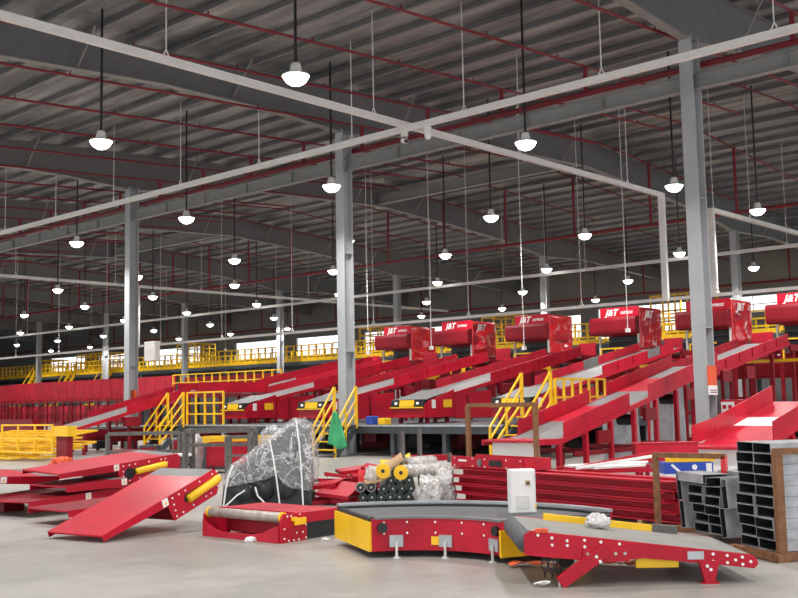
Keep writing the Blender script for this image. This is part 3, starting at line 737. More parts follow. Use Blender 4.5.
bar(t, 'bracket', (-.4,0,2.3), (-.4,8.1,2.3), .1, .1, 'darkred')
# low red frames at the left behind the floor conveyor
t = thing('steel_trestle', 'low dark red steel frame under the leftmost slope', 'frame', (20.5,35.95,0))
for k in range(9):
    bar(t, 'post', (0,k*1.6,0), (0,k*1.6,1.0), .1, .1, 'darkred')
for z in (.35, .7, 1.0): bar(t, 'beam', (0,0,z), (0,12.8,z), .1, .14, 'darkred')
MB().box((-.35,1.7,.75), (-.06,12.0,1.2)).build('side_beam', 'darkred', t)
# ================================================================ things on the columns
def colbox(nm, lab, cat, c, s, mt): 
    o = MB().box((c[0]-s[0]/2,c[1]-s[1]/2,c[2]-s[2]/2), (c[0]+s[0]/2,c[1]+s[1]/2,c[2]+s[2]/2)).build(nm, mt, None, bevel=.01); tag(o, lab, cat); return o
t = thing('notice_board', 'orange sign with a white lower notice on the nearest column', 'sign', (22.95,11.09,1.62))
MB().box((-.2,-.04,.22), (.2,0,.68)).build('board', 'orange', t); MB().box((-.2,-.045,0), (.2,-.005,.22)).build('notice', 'paper', t)
MB().box((-.17,-.05,.1), (.17,-.044,.12)).build('print_line', 'darkred', t); MB().box((-.17,-.05,.05), (.17,-.044,.07)).build('print_line', 'darkred', t)
t = thing('fire_hose_cabinet', 'red fire cabinet with white notice at the foot of the nearest column', 'cabinet', (23.4,10.62,0.35))
MB().box((-.1,-.5,0), (.25,.45,1.15)).build('body', 'red', t, bevel=.01); MB().box((-.12,.1,.72), (-.1,.42,1.1)).build('notice', 'paper', t)
for k in range(2):
    for j in range(2): MB().box((-.126,.15+.14*k,.78+.16*j), (-.118,.24+.14*k,.87+.16*j)).build('print_mark', 'red', t)
MB().box((-.115,-.4,.62), (-.1,.0,1.0)).build('glass_panel', 'black', t)
bar(t, 'stand', (0,-.4,-.35), (0,-.4,0), .06, .06, 'red'); bar(t, 'stand', (0,.35,-.35), (0,.35,0), .06, .06, 'red')
colbox('column_sign', 'orange sign board on the leftmost grey column', 'sign', (22.9,34.9,1.95), (.05,.44,.62), 'orange').location = (0.12,.25,0)
colbox('column_box', 'pale grey electrical box high on the leftmost column', 'box', (23.3,34.3,3.75), (.25,.7,.75), 'offwhite')
# ================================================================ FOREGROUND
RV = atan2(-cos(YAW), sin(YAW))          # local x sideways across the view, local y away
def gp(lat, d, z=0.0): return V((lat*BX[0]+d*BY[0], lat*BX[1]+d*BY[1], z))
def bolts(parent, pts, axis, r=.012, mt='paper', t=.008):
    b = MB()
    for p in pts:
        p = V(p); d = {'x':V((t,0,0)),'-x':V((-t,0,0)),'y':V((0,t,0)),'-y':V((0,-t,0))}[axis]
        b.cyl(p, p+d, r, 8)
    o = b.build('bolts', mt, parent); o['kind'] = 'stuff'; return o
# ---- curved belt conveyor
def arc(c, r, a0, a1, n, z): return [(c[0]+r*cos(a0+(a1-a0)*i/n), c[1]+r*sin(a0+(a1-a0)*i/n), z) for i in range(n+1)]
def ring(b, r0, r1, z0, z1, a0, a1, n=28, c=(0,0)):
    P = [arc(c,r0,a0,a1,n,z0), arc(c,r1,a0,a1,n,z0), arc(c,r1,a0,a1,n,z1), arc(c,r0,a0,a1,n,z1)]
    vs = P[0]+P[1]+P[2]+P[3]; w = n+1; fs = []
    for i in range(n):
        for q in range(4):
            a, d = q*w+i, ((q+1)%4)*w+i; fs.append((a, a+1, d+1, d))
    fs += [(0, w, 2*w, 3*w), (n, 3*w+n, 2*w+n, w+n)]
    return b.add(vs, fs)
t = thing('curved_conveyor', 'red sided curved belt conveyor with yellow end plate and dark grey belt', 'conveyor', (7.33,6.65,0))
A0, A1 = R(-22), R(62)
ring(MB(), 1.06, 1.08, .07, .40, A0, A1).build('inner_side_plate', 'red', t, True if False else False)
ring(MB(), 2.34, 2.36, .07, .42, A0, A1).build('outer_side_plate', 'red', t)
ring(MB(), 1.085, 2.335, .385, .405, A0, A1).build('belt', 'belt', t)
ring(MB(), 2.30, 2.37, .425, .455, A0, A1).build('edge_strip', 'galv', t)
ring(MB(), 2.2, 2.30, .405, .43, A0, A1).build('belt_clamp', 'black', t)
ring(MB(), 1.05, 1.13, .395, .418, A0+.06, A1-.03).build('belt_edge', 'greybelt', t)
ring(MB(), 1.15, 2.28, .10, .36, A0+.02, A1-.02).build('bed', 'darksteel', t)
def radial_box(a, r0, r1, z0, z1, th, nm, mt, parent=t):
    e = V((cos(a), sin(a), 0)); n_ = V((-sin(a), cos(a), 0))*th
    b = MB(); vs = [e*r0, e*r1, e*r1+n_, e*r0+n_]
    b.add([v+V((0,0,z0)) for v in vs]+[v+V((0,0,z1)) for v in vs], [(0,3,2,1),(4,5,6,7),(0,1,5,4),(1,2,6,5),(2,3,7,6),(3,0,4,7)])
    return b.build(nm, mt, parent)
radial_box(A1, 1.08, 2.36, .07, .375, .03, 'end_plate', 'yellow'); radial_box(A0-.03, 1.0, 2.0, .07, .33, .03, 'end_plate', 'yellow')
for a in (A1-.01, A0+.01):
    rod(t, 'end_roller', (cos(a)*1.1, sin(a)*1.1, .385), (cos(a)*2.33, sin(a)*2.33, .385), .035, 'black', True)
for a in (A1-.10, A0+.12):
    e = V((cos(a), sin(a), 0)); rod(t, 'bearing', e*1.06+V((0,0,.31)), e*1.02+V((0,0,.31)), .052, 'black', True)
for a in (A1-.24, R(20), A0+.16):
    e = V((cos(a), sin(a), 0))
    p = rod(t, 'levelling_foot', e*1.03, e*1.03+V((0,0,.16)), .014, 'offwhite'); rod(t, 'foot_pad', e*1.03, e*1.03+V((0,0,.012)), .04, 'offwhite', True)
    tn = V((-sin(a), cos(a), 0)); b = MB(); b.bar(e*1.05-tn*.07+V((0,0,.17)), e*1.05+tn*.07+V((0,0,.17)), .02, .12); b.build('foot_bracket', 'galv', t)
    rod(t, 'levelling_foot', e*2.2, e*2.2+V((0,0,.16)), .014, 'offwhite')
for a, m_, w_ in ((R(25.5), 'yellow', .07), (R(19.5), 'paper', .07)):
    e = V((cos(a), sin(a), 0)); tn = V((-sin(a), cos(a), 0))
    b = MB(); b.bar(e*1.056-tn*.055+V((0,0,.17)), e*1.056+tn*.055+V((0,0,.17)), .006, .085); b.build('warning_label', m_, t)
b = MB()
for a in (A0+.3, R(10), R(26), R(42), A1-.12):
    for z in (.36, .25): e = V((cos(a), sin(a), 0)); b.cyl(e*1.062+V((0,0,z)), e*1.052+V((0,0,z)), .011, 8)
b.build('bolts', 'paper', t)['kind'] = 'stuff'
# ---- white control cabinet standing on the curved belt
c = gp(1.14, 11.1, .405)
t = thing('control_cabinet', 'white control cabinet with square switch standing on the curved conveyor', 'cabinet', c, RV+R(8))
MB().box((0,0,0), (.27,.16,.46)).build('body', 'white', t, bevel=.008); MB().box((.01,-.012,.012), (.255,0,.448)).build('door', 'white', t, bevel=.004)
sw = MB().box((.155,-.018,.29), (.205,-.012,.345)).build('switch_plate', 'card', t); rod(sw, 'switch_knob', (.18,-.03,.318), (.18,-.018,.318), .013, 'black', True)
g = MB().box((.05,-.016,.05), (.19,-.012,.2)).build('vent_cover', 'offwhite', t)
for k in range(6): bar(g, 'vent_slat', (.06,-.019,.065+.024*k), (.18,-.019,.065+.024*k), .006, .008, 'white')
bar(t, 'hinge', (.262,-.01,.05), (.262,-.01,.09), .012, .012, 'yellow'); bar(t, 'hinge', (.262,-.01,.36), (.262,-.01,.4), .012, .012, 'galv')
# ---- straight conveyor sloping to the floor on the right
t = thing('belt_conveyor', 'red straight belt conveyor on splayed legs, sloping down to the right', 'conveyor', gp(1.075, 9.12), RV)
def zt(x): return .475-.125*x
Lc, Wc = 1.90, 1.15
b = MB(); b.add([(0,.02,zt(0)),(Lc,.02,zt(Lc)),(Lc,Wc-.02,zt(Lc)),(0,Wc-.02,zt(0)),(0,.02,zt(0)-.03),(Lc,.02,zt(Lc)-.03),(Lc,Wc-.02,zt(Lc)-.03),(0,Wc-.02,zt(0)-.03)],
      [(3,2,1,0),(4,5,6,7),(0,1,5,4),(1,2,6,5),(2,3,7,6),(3,0,4,7)]); b.build('belt', 'tanbelt', t)
b = MB().cyl((-.005,.03,zt(0)-.1), (-.005,Wc-.03,zt(0)-.1), .1, 24); b.build('drive_drum', 'belt', t, True)
b = MB().cyl((Lc,.03,zt(Lc)-.05), (Lc,Wc-.03,zt(Lc)-.05), .045, 16); b.build('tail_drum', 'tanbelt', t, True)
plate = [(-.04,.44),(.02,zt(0)+.0),(Lc,zt(Lc)),(Lc+.05,zt(Lc)-.03),(Lc+.07,zt(Lc)-.08),(Lc+.03,zt(Lc)-.12),(Lc-.3,zt(Lc-.3)-.115),(.98,zt(.98)-.13),(.8,zt(.8)-.17),(.5,zt(.5)-.2),(.1,.25),(-.04,.27)]
for yy in (0, Wc): MB().prism(plate, 'y', yy-.012, yy+.012).build('side_plate', 'red', t, bevel=.003)
MB().box((.46,-.03,.2), (.86,.0,.31)).build('gear_plate', 'red', t, bevel=.004)
bolts(t, [(x_, -.013, zt(x_)-dz) for x_, dz in ((.08,.03),(.2,.04),(.2,.1),(.33,.05),(.33,.09),(.48,.03),(.48,.085),(.62,.03),(.62,.09),(.78,.03),(.78,.1),(1.58,.03),(1.58,.09),(1.7,.03),(1.7,.09),(1.77,.06),(1.83,.03),(1.83,.09),(1.9,.06))], '-y', .013)
bolts(t, [(x_, -.031, .27) for x_ in (.5,.58,.66,.74,.82)], '-y', .014, 'chrome')
MB().box((.06,-.03,zt(.1)-.005), (.17,.03,zt(.1)+.025)).build('drum_clip', 'orange', t)
MB().box((1.36,-.018,zt(1.4)-.095), (1.5,-.012,zt(1.5)-.015)).build('rating_label', 'galv', t)
MB().box((.93,.05,.13), (1.3,.12,.25)).build('junction_box', 'yellow', t, bevel=.006); MB().box((.44,.03,.14), (.5,.1,.28)).build('junction_box', 'yellow', t, bevel=.004)
l_ = MB(); l_.bar((.66,-.03,.30), (.25,-.05,.035), .05, .11); l_.build('leg', 'red', t, bevel=.004)
rod(t, 'leg_stub', (.25,-.05,.0), (.25,-.05,.05), .015, 'galv')
l_ = MB(); l_.prism([(1.45,.2),(1.63,.19),(1.585,0.012),(1.50,.012)], 'y', -.03, .02); l_.build('leg', 'red', t, bevel=.004)
MB().box((1.47,-.04,0), (1.62,.04,.014)).build('leg_foot', 'red', t)
bolts(t, [(.42,-.058,.155),(.37,-.058,.11),(.57,-.052,.25),(.6,-.052,.21)], '-y', .014)
bolts(t, [(1.52,-.031,.15),(1.55,-.031,.12)], '-y', .014)
l_ = MB(); l_.bar((1.5,Wc,.22), (1.62,Wc+.02,.03), .05, .12); l_.build('leg', 'darkred', t)
l_ = MB(); l_.bar((.5,Wc,.28), (.4,Wc,.03), .05, .11); l_.build('leg', 'darkred', t)
for x_ in (.3, .85, 1.4): bar(t, 'cross_member', (x_,.01,zt(x_)-.1), (x_,Wc-.01,zt(x_)-.1), .06, .05, 'darkred')
rod(t, 'motor', (.35,.25,.2), (.35,.75,.2), .085, 'black', True); rod(t, 'return_roller', (.62,.02,.22), (.62,Wc-.02,.22), .04, 'chrome', True)
rg = MB(); rg.bar((.28,Wc-.05,zt(.28)+.03), (1.32,Wc-.05,zt(1.32)+.03), .06, .06); rg.build('rear_guard', 'yellow', t)
rg = MB(); rg.bar((1.32,Wc-.05,zt(1.32)+.03), (1.56,Wc-.05,zt(1.56)+.03), .07, .08); rg.build('rear_guard_end', 'greypost', t)
wr = MB()
for k in range(7):
    q = [(.12+.03*k+.02*sin(k*3.1+s*1.7), .02+.02*cos(k*2+s), .3-.045*s-.004*k) for s in range(6)]; wr.tube(q, .006, 5)
wr.build('cable_bundle', 'black', t)
wr = MB(); wr.tube([(.1+.07*sin(a*.9), -.03+.02*cos(a), .02+.03*abs(sin(a*.6))) for a in range(12)], .005, 5); wr.build('loose_wire', 'paper', t)
# orange strap and plastic bag
b = MB(); pts = []
for i in range(25):
    x_ = 1.0+1.35*i/24
    for w_ in (-.06, .06): p = gp(x_, 10.15+w_+.08*sin(i*.55), .012+.035*abs(sin(i*.8+w_*9))); pts.append(p)
b.add(pts, [(2*i, 2*i+1, 2*i+3, 2*i+2) for i in range(24)]); o = b.build('orange_strap', 'orange', None, True)
o.modifiers.new('t','SOLIDIFY').thickness = .006; tag(o, 'crumpled orange strap on the floor under the straight conveyor', 'strap')
def blob(name, label, cat, c, sx, sy, sz, mt, seed, amp=.18, freq=2.5, floor=0.0):
    bm = bmesh.new(); bmesh.ops.create_icosphere(bm, subdivisions=4, radius=1.0)
    for v in bm.verts:
        n = noise.noise(v.co*freq+V((seed,0,0)))+.5*noise.noise(v.co*freq*2.3+V((0,seed,0)))
        k = 1+amp*n; v.co = V((v.co.x*k*sx, v.co.y*k*sy, max(-.55, v.co.z*k)*sz))
    zmin = min(v.co.z for v in bm.verts)
    for v in bm.verts: v.co.z -= zmin
    me = bpy.data.meshes.new(name); bm.to_mesh(me); bm.free(); me.materials.append(M[mt])
    me.polygons.foreach_set('use_smooth', [True]*len(me.polygons))
    o = bpy.data.objects.new(name, me); col.objects.link(o); o.location = c; o.rotation_euler = (0,0,RV); tag(o, label, cat); return o
blob('plastic_bag', 'small white plastic bag lying on the straight conveyor belt', 'bag', gp(1.83, 9.95, .39), .115, .08, .085, 'filmwhite', 3.1)
blob('crumpled_paper', 'crumpled white paper on the floor in front of the red roller frame', 'litter', (7.98,9.72,0), .07, .05, .035, 'paper', 5.0, .35)
blob('crumpled_paper', 'small white scrap on the floor left of the yellow end plate', 'litter', (8.55,9.05,0), .05, .035, .02, 'paper', 9.0, .35)
# ---- red frame with a big bare roller
t = thing('roller_frame', 'low red conveyor frame with a bare rusty roller, lying on the floor', 'conveyor', (8.05,9.28,0), R(2))
Wf = 1.38
MB().prism([(0,0),(.42,.0),(.42,.2),(.98,.2),(.98,.32),(.05,.33),(0,.26)], 'y', -.015, .015).build('side_plate', 'red', t, bevel=.004)
MB().prism([(0,0),(.42,.0),(.42,.2),(.98,.2),(.98,.32),(.05,.33),(0,.26)], 'y', Wf-.015, Wf+.015).build('side_plate', 'red', t, bevel=.004)
MB().prism([(.015,.0),(Wf-.0,.0),(Wf,.2),(Wf-.1,.14),(Wf-.3,.07),(.5,.075),(.3,.1),(.12,.17),(.015,.2)], 'x', -.02, .02).build('front_beam', 'red', t, bevel=.004)
b = MB().cyl((.08,.03,.285), (.08,Wf-.03,.285), .06, 20); b.build('roller', 'rustroll', t, True)
for yy in (.02, Wf-.05): rod(t, 'roller_collar', (.08,yy,.285), (.08,yy+.035,.285), .064, 'yellow', True)
MB().box((.2,-.05,.19), (.38,-.015,.27)).build('yellow_block', 'yellow', t, bevel=.006)
MB().box((.16,-.045,.24), (.24,-.016,.285)).build('yellow_block', 'yellow', t, bevel=.006)
bolts(t, [(x_, -.016, z_) for x_, z_ in ((.05,.05),(.05,.16),(.12,.02),(.2,.02),(.28,.02),(.4,.03),(.25,.1),(.35,.1),(.4,.18),(.1,.3),(.16,.3),(.3,.31))], '-y', .011)
MB().box((.35,.03,.03), (.95,Wf-.03,.30)).build('bed', 'darkred', t); MB().box((.3,.0,.305), (.98,Wf,.325)).build('top_plate', 'red', t)
for k, yy in enumerate((.5,.95)): blob('chain_lump', 'x', None, (0,0,0), .09, .05, .03, 'card', 2.0+k).parent = t
for o in [o for o in t.children if o.name.startswith('chain_lump')]:
    o.name = 'debris'; o.rotation_euler = (0,0,0); o.location = (.16, .55 if o.name == 'debris' else 1.0, .0)
    if 'category' in o.keys(): del o['category']
    o['label'] = 'loose grey-brown debris inside the frame'
MB().box((.42,.02,.0), (.95,.03,.2)).build('painted_recess', 'black', t)  # black sheet in the cut-out, painting in the shade below the beam
# ---- red tapered end trays: the ramp and the stack behind it
def tray(label, loc, rz, pitch, roll=0.0, L=2.05, W=1.0, box=True, yellow=True, face='red', group='red tapered end sections at the left', hole=False):
    t = thing('tapered_end_section', label, 'chute', loc, group=group, rot=(roll, -pitch, rz))
    MB().box((0,.006,-.012), (L-.25,W-.006,0)).build('top_plate', face, t, bevel=.003)
    MB().box((L-.25,.006,-.012), (L,W-.006,-.002)).build('end_plate', 'greybelt', t)
    side = [(0,0),(L,0),(L+.06,-.06),(L+.06,-.2),(L-.05,-.34),(1.12,-.34),(1.08,-.12),(0,-.075)] if box else [(0,0),(L,0),(L,-.14),(0,-.09)]
    for yy in (0, W): MB().prism(side, 'y', yy-.006, yy+.006).build('side_plate', 'red', t)
    MB().box((-.006,0,-.022), (.006,W,0)).build('front_lip', 'red', t)
    if box:
        MB().box((1.12,.01,-.33), (1.15,W-.01,-.02)).build('inner_plate', 'darkred', t)
        MB().prism([(1.36,-.17),(1.4,-.1),(1.98,-.1),(2.0,-.16),(1.95,-.2),(1.42,-.22)], 'y', -.009, -.004).build('painted_slot', 'black', t)  # black patch on the plate, painting in the shade of an open slot
        if yellow:
            b = MB().cyl((1.42,-.035,-.17), (2.02,-.035,-.14), .055, 12); b.build('guard_tube', 'yellow', t, True)
        bolts(t, [(x_, -.007, z_) for x_, z_ in ((1.18,-.05),(1.18,-.14),(1.18,-.22),(1.18,-.3),(1.3,-.05),(1.42,-.05),(1.3,-.3),(1.5,-.29),(1.7,-.05),(1.75,-.28),(1.85,-.28),(1.95,-.05),(2.0,-.24),(2.04,-.05),(2.08,-.12))], '-y', .013)
    if hole: rod(t, 'painted_hole', (1.3,-.012,-.19), (1.3,-.004,-.19), .1, 'black', True)  # black disc in place of an opening, its inner shade as colour
    MB().box((1.0,-.012,-.105), (1.1,-.007,-.005)).build('warning_label', 'paper', t); MB().prism([(1.025,-.08),(1.075,-.08),(1.05,-.035)], 'y', -.015, -.0115).build('warning_mark', 'yellow', t)
    return t
tray('red tapered end section tilted down to the floor like a ramp, nearest of its stack', (6.87,11.13,.085), R(9), R(19.4), L=2.0)
tray('red tapered end section on top of the left stack, with yellow tube and round hole', (8.35,14.75,.60), R(4), R(5.0), R(3), L=2.3, hole=True)
tray('red tapered end section with dark red top, second in the left stack', (8.35,14.55,.42), R(3), R(3.0), 0, L=1.12, box=False, face='darkred')  # top plate in a darker red than its sides
tray('red tapered end section low in the left stack with dark underside, above the floor', (7.5,13.0,.22), R(3), R(1.5), 0, L=2.0, box=False, face='darkred')
tray('wide red tapered end section sliding off the left stack to the picture edge', (7.75,14.55,.24), R(6), R(3), R(-1), L=2.4, W=1.7, box=False, face='darkred')
tray('pale red tapered end section leaning at the left picture edge', (7.0,15.95,.60), R(-2), R(-3.0), R(3), L=2.0, W=1.3, box=False)
for i, (x_, y_, h_) in enumerate(((8.2,13.6,.13),(9.0,15.2,.3),(8.0,15.8,.26),(9.6,13.5,.16))):
    o = MB().box((x_,y_,0), (x_+.35,y_+.35,h_)).build('support_block', 'darkred', None, bevel=.01)
    tag(o, 'low dark red steel block under the left stack, %s' % ('at its near edge','deep inside it','at its far left','below its right end')[i], 'block')
# ---- plastic wrapped machine
t = thing('wrapped_machine', 'dark machine bundled in crinkled clear plastic film and white rope', 'machine', gp(-2.89, 16.5), RV)
out = [(.0,.30),(.02,.36),(.06,.52),(.16,.66),(.40,.83),(.64,1.0),(.88,1.18),(1.09,1.33),(1.22,1.38),(1.33,1.38),(1.43,1.27),(1.5,.95),(1.52,.7),(1.50,.4),(1.46,.22),(1.2,.26),(.95,.5),(.7,.40),(.4,.36),(.2,.33)]
def dens(poly, n):
    L = [0]; P = [V((*p,0)) for p in poly]+[V((*poly[0],0))]
    for a, b in zip(P[:-1], P[1:]): L.append(L[-1]+(b-a).length)
    res = []
    for i in range(n):
        s = L[-1]*i/n; k = max(j for j in range(len(L)-1) if L[j] <= s)
        res.append(P[k].lerp(P[k+1], (s-L[k])/max(1e-6, L[k+1]-L[k])))
    return res
D_ = dens(out, 90); cx, cz = .85, .6
film = MB(); ringsY = [(-.02,.55),(.0,.80),(.06,.92),(.18,.98),(.4,1.0),(.6,1.0),(.8,.96),(.92,.85),(.96,.6)]
vs_ = []
for y_, k in ringsY:
    for q in D_:
        p = V((cx+(q.x-cx)*k, y_, cz+(q.y-cz)*(k*.5+.5 if q.y < .5 else k)))
        nn = noise.noise(p*5.0)*.05+noise.noise(p*11.0)*.03
        p += V(((q.x-cx)*nn, nn*.9, (q.y-cz)*nn)); vs_.append(p)
n_ = len(D_); fs_ = []
for r_i in range(len(ringsY)-1):
    for i in range(n_): a = r_i*n_+i; b2 = r_i*n_+(i+1)%n_; fs_.append((a, b2, b2+n_, a+n_))
vs_.append(V((cx,-.03,cz))); vs_.append(V((cx,.97,cz)))
for i in range(n_): fs_.append(((i+1)%n_, i, len(vs_)-2)); fs_.append(((len(ringsY)-1)*n_+i, (len(ringsY)-1)*n_+(i+1)%n_, len(vs_)-1))
film.add(vs_, fs_); film.build('plastic_film', 'film', t, True)
MB().prism([(.02,0),(1.46,0),(1.42,.7),(1.38,1.2),(1.2,1.3),(1.0,1.18),(.62,.86),(.15,.5),(.05,.3)], 'y', .12, .8).build('machine_body', 'darkmachine', t, bevel=.03)
for k, (x_, z_, r_) in enumerate(((.35,.25,.16),(.68,.25,.18),(1.05,.28,.16),(1.22,.62,.14),(.9,.7,.13),(1.25,.95,.12),(.55,.58,.12))):
    b = MB().cyl((x_,.04,z_), (x_,.5,z_), r_, 18); b.build('roller_end', 'darkmachine' if k % 2 == 0 else 'black', t, True)
for k in range(6): bar(t, 'frame_bar', (.3+.17*k,.07,.42+.1*k), (.5+.17*k,.07,.3+.12*k), .03, .05, 'galv')
for pts in ([(.08,-.03,.0),(.12,-.03,.3),(.16,-.0,.5),(.22,.06,.66)], [(.97,-.04,0),(.92,-.04,.42),(.87,-.03,.75),(.8,.02,1.06)], [(1.33,-.04,0),(1.31,-.04,.5),(1.28,-.03,.95),(1.22,.05,1.36)], [(.1,-.03,.02),(.3,-.03,.2),(.42,-.03,.27)], [(.58,-.03,.32),(.62,-.03,.18),(.74,-.03,.06)]):
    MB().tube(pts, .014, 6).build('tie_rope', 'paper', t)
for x_ in (.1, 1.35):
    for y_ in (.15, .7): bar(t, 'foot', (x_,y_,0), (x_,y_,.1), .1, .1, 'black')
# ---- pile of red plates
PL = [(-.0,.35,.02,.62,.5,5,-4,0),(.35,.3,.06,.6,.45,-12,6,8),(.1,.45,.12,.55,.5,24,-5,10),(.55,.4,.12,.5,.45,-20,10,-6),(.2,.5,.2,.55,.42,12,-8,-10),(.5,.6,.26,.5,.42,-8,8,6),(.05,.6,.28,.5,.4,30,-6,4),(.62,.55,.3,.4,.4,14,12,0),(.15,.62,.36,.48,.36,-6,-10,8),(.05,.05,.14,.62,.44,-32,22,4),(.42,.68,.36,.45,.3,22,5,-5),(.75,.7,.42,.45,.34,-14,6,10)]
PL += [(-.1,.1,.02,.5,.4,14,3,-3),(.3,.02,.05,.55,.4,-18,4,6),(.55,.1,.08,.5,.38,9,-3,5),(-.05,.25,.2,.45,.4,-24,8,-8)]
PLW = ['lowest against the wrapped machine','lowest towards the green rollers','low and turned clockwise','low beside the green rollers','flat at mid height','mid height towards the rollers','mid height by the wrapped machine','tilted beside the grey rollers','upper level with its far edge raised','nearest, leaning out with a diamond outline','upper middle, partly covered','topmost, farthest from the wrapped machine','flat at the foot, machine side','flat at the foot, middle','flat at the foot, roller side','propped on the wrapped machine']
for i, (x_, y_, z_, sx, sy, rz_, px_, py_) in enumerate(PL):
    p = gp(-1.42+x_, 16.6+y_, z_*1.25+.02)
    o = thing('steel_plate', 'red folded steel plate in the loose pile, %s' % PLW[i], 'plate', p, group='red plates in the loose pile', rot=(R(px_), R(py_), RV+R(rz_)))
    MB().box((0,0,0), (sx,sy,.012)).build('sheet', 'red', o); MB().box((0,-.01,-.05), (sx,.0,.012)).build('fold', 'red', o); MB().box((-.01,0,-.04), (.0,sy,.012)).build('fold', 'darkred', o)
# ---- rollers
def roller(label, c, r, mt, L=1.2, cap='darkmachine', group='rollers in the stack'):
    t = thing('conveyor_roller', label, 'roller', c, RV, group=group)
    b = MB().cyl((0,0,0), (0,L,0), r, 20); b.build('tube', mt, t)
    rod(t, 'end_cap', (0,-.008,0), (0,0,0), r*.72, 'black' if mt != 'yellow' else 'yellow', True); rod(t, 'shaft', (0,-.03,0), (0,.0,0), r*.26, 'galv' if mt != 'yellow' else 'black', True)
    return t
sp = .142
nm = ['bottom','second','third']
def RX(px): return (px-399)*17.0/1039
rowsG = [(0, [RX(361)+sp*k for k in range(6)]), (1, [RX(381)+sp*k for k in range(4)]), (2, [RX(388)+sp*k for k in range(3)]), (3, [RX(393)+sp*k for k in range(1)])]
for rw_, xs in rowsG:
    for k, x_ in enumerate(xs): roller('dark green rubber roller, %s in the %s row of the roller pile' % (ORD[k], ORD[rw_]+' lowest'), gp(x_, 16.4, .13+rw_*.128), .069, 'green', group='green rollers in the pile')
for k, px in enumerate((363, 372)): roller('grey rubber roller on the green ones, %s' % ('by the red plates' if k == 0 else 'by the green rollers'), gp(RX(359)+k*.165, 16.35, .29), .078, 'tanbelt', group=None)
for k, px in enumerate((380, 397.5)): roller('bright yellow capped roller, %s of the two' % ('upper' if k == 0 else 'lower'), gp((px-399)*16.4/1039, 16.2, .545-.03*k), .112, 'yellow' , L=.08, group=None)
for k in range(2):
    t = thing('wrapped_roller', 'white film-wrapped roller behind the yellow caps, %s' % ('longer one' if k == 0 else 'shorter one on top'), 'roller', gp(.02+.05*k, 16.5+.3*k, .52+.1*k), RV+R(-62+20*k), group=None)
    b = MB().cyl((0,0,0), (0,.85-.2*k,0), .1, 18); b.build('tube', 'filmwhite', t, True); rod(t, 'core', (0,-.01,0), (0,.87-.2*k,0), .04, 'card', True)
    rod(t, 'film_end', (0,-.006,0), (0,.0,0), .095, 'offwhite', True)
# pallet bearers for the rollers
for k in range(2):
    o = MB().bar(gp(-.75,16.7+.6*k,.025), gp(.75,16.7+.6*k,.025), .1, .05).build('timber_bearer', 'card'); tag(o, 'timber bearer under the roller pile, %s one' % ('near','far')[k], 'timber')
# plastic film heaps and cardboard
blob('film_heap', 'heap of clear crumpled film hanging over the roller pile beside the grey post', 'plastic film', gp(.40,16.4,.05), .2, .16, .25, 'filmwhite', 4.4, .4, 2.0)
blob('film_heap', 'heap of clear crumpled film against the red channels', 'plastic film', gp(.66,16.6,.05), .17, .16, .33, 'filmwhite', 8.4, .45, 2.2)
blob('film_bundle', 'white plastic bundle left of the yellow roller caps', 'plastic film', gp(-.47,16.4,.38), .11, .12, .15, 'filmwhite', 6.1, .3)
def board(name, label, cat, c, sx, sy, rot, mt, th=.02):
    o = MB().box((-sx/2,-sy/2,0), (sx/2,sy/2,th)).build(name, mt, None, bevel=.004); o.location = c; o.rotation_euler = rot; tag(o, label, cat); return o
def sheet_curl(name, label, cat, c, sx, sy, rot, mt, curl):
    b = MB(); n = 10; pts = []
    for i in range(n+1):
        u = i/n-.5
        for w_ in (-.5, .5): pts.append((u*sx, w_*sy*(1-.3*abs(u)), curl*(u*u)*4))
    b.add(pts, [(2*i,2*i+1,2*i+3,2*i+2) for i in range(n)]); o = b.build(name, mt, None, True); o.modifiers.new('t','SOLIDIFY').thickness = .012
    o.location = c; o.rotation_euler = rot; tag(o, label, cat); return o
sheet_curl('cardboard_piece', 'curled cardboard piece on top of the roller pile', 'cardboard', gp(-.26,16.8,.56), .62, .24, (R(35),R(-22),RV), 'card', .08)
sheet_curl('cardboard_piece', 'flat torn cardboard strip under the yellow roller caps', 'cardboard', gp(-.38,16.3,.40), .42, .16, (R(20),R(-14),RV), 'card', .03)
sheet_curl('yellow_sheet', 'curled yellow sheet on top of the roller pile', 'sheet', gp(-.10,17.1,.62), .5, .2, (R(30),R(-12),RV), 'yellow', .06)
board('red_plate', 'red plate standing behind the white bundle at the roller pile', 'plate', gp(-.60,16.6,.42), .2, .25, (R(70),0,RV), 'brightred')
board('red_beam', 'short red beam lying behind the roller pile', 'beam', gp(.35,17.75,.6), 1.0, .12, (R(0),0,RV), 'red', .1)
# grey posts by the rollers
for k, (px, d) in enumerate(((399.5,16.9),(416.5,17.2),(446,17.3))):
    lat = (px-399)*d/1039; h_ = (1.12,1.16,.75)[k]
    t = thing('stacking_post', 'weathered grey steel post among the rollers, %s' % ('left one','middle one','short one by the red channels')[k], 'post', gp(lat, d)); 
    bar(t, 'post', (0,0,0), (0,0,h_), .055, .055, 'greypost' if k < 2 else 'greypost'); bar(t, 'base_plate', (0,0,0), (0,0,.01), .14, .14, 'greypost')
